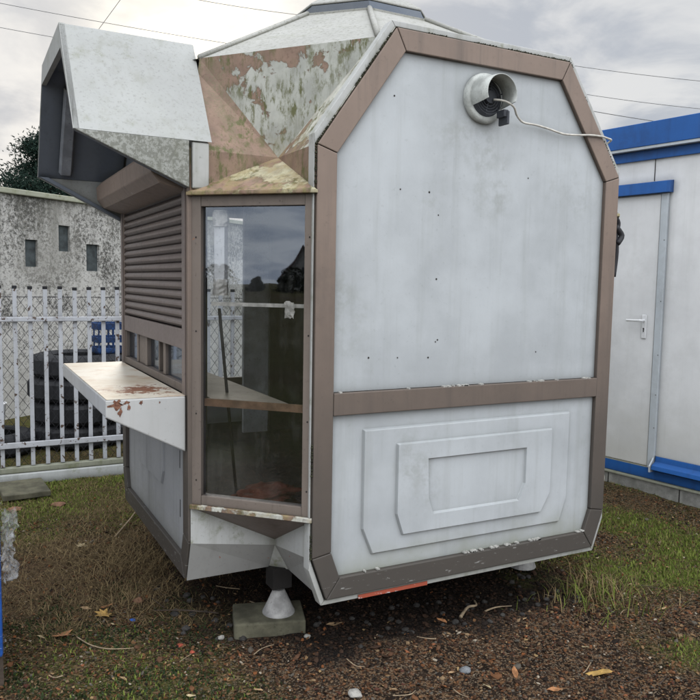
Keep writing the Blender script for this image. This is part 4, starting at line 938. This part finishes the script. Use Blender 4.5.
def broad(name, loc, h, label, seed, grp):
    rnd = random.Random(seed); t_ = thing(name, label, 'tree', loc, 0, grp)
    MB().tube([(0, 0, -.2), (.05, 0, h * .3), (0, .1, h * .8)], .1, 6, rs=[.14, .10, .04]).build('trunk', 'bark', t_)
    V, F, A = [], [], []
    for k in range(650):
        f = rnd.random(); rr_ = h * (.45 + .3 * math.sin(seed * 2.3 + k * .0) ** 2) * max(0., 1.02 - f ** 2.2) ** .5 * (.75 + .25 * math.sin(f * 7 + seed)) * rnd.random() ** .4; a = rnd.uniform(0, 6.283)
        c_ = Vector((rr_ * math.cos(a), rr_ * math.sin(a), h * (.02 + .98 * f))); s_ = rnd.uniform(.10, .24); d1 = Vector((rnd.gauss(0, 1), rnd.gauss(0, 1), rnd.gauss(0, 1))).normalized() * s_; d2 = d1.orthogonal().normalized() * s_ * .6; o = len(V)
        V += [tuple(c_ - d1), tuple(c_ - d2), tuple(c_ + d1), tuple(c_ + d2)]; F.append((o, o + 1, o + 2, o + 3)); A += [rnd.random()] * 4
    me = bpy.data.meshes.new('crown'); me.from_pydata(V, [], F); at = me.attributes.new('rnd', 'FLOAT', 'POINT'); at.data.foreach_set('value', np.array(A, dtype=np.float32)); me.materials.append(M['hedge_leaf'])
    o = bpy.data.objects.new('crown', me); COL.objects.link(o); o.parent = t_
# what the corner window mirrors: a tree line and a gabled house across the yard
for i in range(46):
    a = R(186 + i * 1.15 + random.uniform(-1, 1)); d = random.uniform(84, 98)
    broad('hedge_tree', (d * math.cos(a), d * math.sin(a), 0), random.choice((random.uniform(1.7, 2.5), random.uniform(2.2, 3.6))), 'dark bushy tree in the line mirrored in the corner window', 100 + i, 'tree line mirrored in the corner window')
hs = thing('gabled_house', 'gabled house with a dark roof, mirrored in the corner window', 'house', (-95.11, -42.08, 0), R(23.9))
mb = MB(); gp = [(0, -3.2, 0), (0, 3.2, 0), (0, 3.2, 1.9), (0, 0, 6.6), (0, -3.2, 1.9)]; mb.prism(gp, (-7, 0, 0)); mb.build('wall', 'plaster', hs)
mb = MB(); mb.prism([(.35, 0, 6.9), (.35, 3.6, 1.6), (.35, 3.45, 1.4), (.35, 0, 6.61)], (-7.7, 0, 0)); mb.prism([(.351, -.001, 6.9), (.351, -3.6, 1.6), (.351, -3.45, 1.4), (.351, -.001, 6.61)], (-7.7, 0, 0)); mb.build('roof', 'roof_tile', hs)
for yy, zz in ((0, 3.2), (-.9, 1.0), (.9, 1.0)): MB().box(-.05, .02, yy - .4, yy + .4, zz - .5, zz + .6).build('window', 'window_dark', hs)

# ------------------------------------------------------------------ overhead wires
CAM = Vector((-1.204434, -2.608962, 1.550000)); CR = (0.886649, -0.462103, 0.017718); CU = (0.026237, 0.088521, 0.995729); FPX = 743.71
def wire(a, b, label, ext=(1.2, 1.2), sag=.25, r=.0075):
    a = Vector(a); b = Vector(b); d = b - a; p0 = a - d * ext[0]; p1 = b + d * ext[1]
    pts = [p0.lerp(p1, i / 24) - Vector((0, 0, sag * (1 - (2 * i / 24 - 1) ** 2))) for i in range(25)]
    # the drop at mid span is lifted back so that the wire passes through both given points
    tag(MB().tube([p + Vector((0, 0, sag * .8)) for p in pts], r, 6).build('power_line', 'wire_grey', smooth=True), label, 'wire', 'overhead wires')
wire((-.02, 21.16, 9.19), (5.46, 20.34, 8.88), 'upper overhead wire crossing the sky at the top left')
wire((-.03, 21.36, 8.57), (1.41, 21.25, 8.53), 'lower overhead wire at the top left running behind the awning', (3, 6))
wire((3.15, 20.63, 9.66), (2.68, 20.95, 8.97), 'short steep wire rising above the awning', (1.5, .5), 0, .008)
wire((5.5, 19.98, 9.89), (8.21, 19.07, 9.69), 'overhead wire passing behind the skylight at the top')
wire((15.42, 14.84, 8.21), (17.89, 12.37, 7.55), 'highest of the three wires right of the kiosk')
wire((15.91, 14.66, 7.38), (18.05, 12.44, 6.80), 'middle of the three wires right of the kiosk')
wire((16.21, 14.52, 6.86), (17.61, 13.1, 6.46), 'lowest of the three wires right of the kiosk', (1.5, 2.), .2, .010)

# ------------------------------------------------------------------ sky, sun, camera
SAZ, SEL = R(15.5), R(19.1)
sd = Vector((math.sin(SAZ) * math.cos(SEL), math.cos(SAZ) * math.cos(SEL), math.sin(SEL)))
wd = bpy.data.worlds.new('World'); scene.world = wd; g = G('w', wd)
tc = g.n('TexCoord').outputs['Generated']
nv = g.n('VectorMath', {'operation': 'NORMALIZE'}, i0=tc).outputs[0]
st = g.n('TexSky'); st.sky_type = 'NISHITA'; st.sun_disc = False; st.sun_elevation = SEL; st.sun_rotation = SAZ; st.air_density = 1.; st.dust_density = 2.
xyz = g.sep(nv); zc = g.math('MAXIMUM', xyz[2], 0.); den = g.math('ADD', zc, .22)
cv = g.n('CombineXYZ', X=g.math('DIVIDE', xyz[0], den), Y=g.math('DIVIDE', xyz[1], den), Z=0.).outputs[0]
cl1 = g.noise(cv, 2.3, 6, .56, .4); cl2 = g.noise(cv, .55, 5, .5)
f = g.math('ADD', g.math('MULTIPLY', cl1, .8), g.math('MULTIPLY', cl2, .3))
ccol = g.mix(g.step(f, .45, .62), (4.7, 5.05, 5.65), (7.6, 7.65, 7.7))
dt = g.n('VectorMath', {'operation': 'DOT_PRODUCT'}, i0=nv, i1=tuple(sd)).outputs['Value']
dt = g.math('MAXIMUM', dt, 0.)
halo = g.math('MULTIPLY', g.math('POWER', dt, 110.), 2.8); core = g.math('MULTIPLY', g.math('POWER', dt, 420.), 6.)
thin = g.step(cl1, .35, .62)
hl = g.math('ADD', halo, g.math('MULTIPLY', core, g.math('ADD', g.math('MULTIPLY', thin, .8), .2)))
gl = g.mix(1., ccol, g.n('VectorMath', {'operation': 'SCALE'}, i0=(1., .91, .62), Scale=hl).outputs[0], 'ADD')
# cloud deck boosted overhead and behind the viewer, added light for the kiosk front
zen = g.math('ADD', 1., g.math('MULTIPLY', g.step(xyz[2], .40, .95), 1.1))
back = g.math('ADD', 1., g.math('MULTIPLY', g.step(g.n('VectorMath', {'operation': 'DOT_PRODUCT'}, i0=nv, i1=(.05, -.99, .1)).outputs['Value'], -.15, .6), 1.75))
gl = g.n('VectorMath', {'operation': 'SCALE'}, i0=gl, Scale=g.math('MULTIPLY', zen, back)).outputs[0]
skyc = g.mix(.94, st.outputs[0], gl)
bg = g.n('Background', Color=skyc, Strength=.1); g.n('OutputWorld', Surface=bg.outputs[0])
sl_ = bpy.data.lights.new('sun', 'SUN'); sl_.energy = 1.0; sl_.angle = R(14); sl_.color = (1., .94, .84)
so = bpy.data.objects.new('sun', sl_); COL.objects.link(so); so.rotation_euler = sd.to_track_quat('Z', 'Y').to_euler()

cam = bpy.data.cameras.new('camera'); co = bpy.data.objects.new('camera', cam); COL.objects.link(co); scene.camera = co
cam.sensor_width = 36; cam.lens = 36 * FPX / 700; cam.clip_start = .05; cam.clip_end = 1500
r_, u_ = Vector(CR), Vector(CU); f_ = r_.cross(u_)
from mathutils import Matrix
co.matrix_world = Matrix(((r_.x, u_.x, f_.x, CAM.x), (r_.y, u_.y, f_.y, CAM.y), (r_.z, u_.z, f_.z, CAM.z), (0, 0, 0, 1)))
scene.view_settings.view_transform = 'Standard'; scene.view_settings.look = 'None'; scene.view_settings.exposure = 0
scene.render.engine = 'CYCLES'; scene.cycles.use_denoising = True; scene.cycles.transparent_max_bounces = 12; scene.cycles.max_bounces = 4; scene.cycles.use_adaptive_sampling = True; scene.cycles.adaptive_threshold = .02; scene.cycles.diffuse_bounces = 3; scene.cycles.glossy_bounces = 2
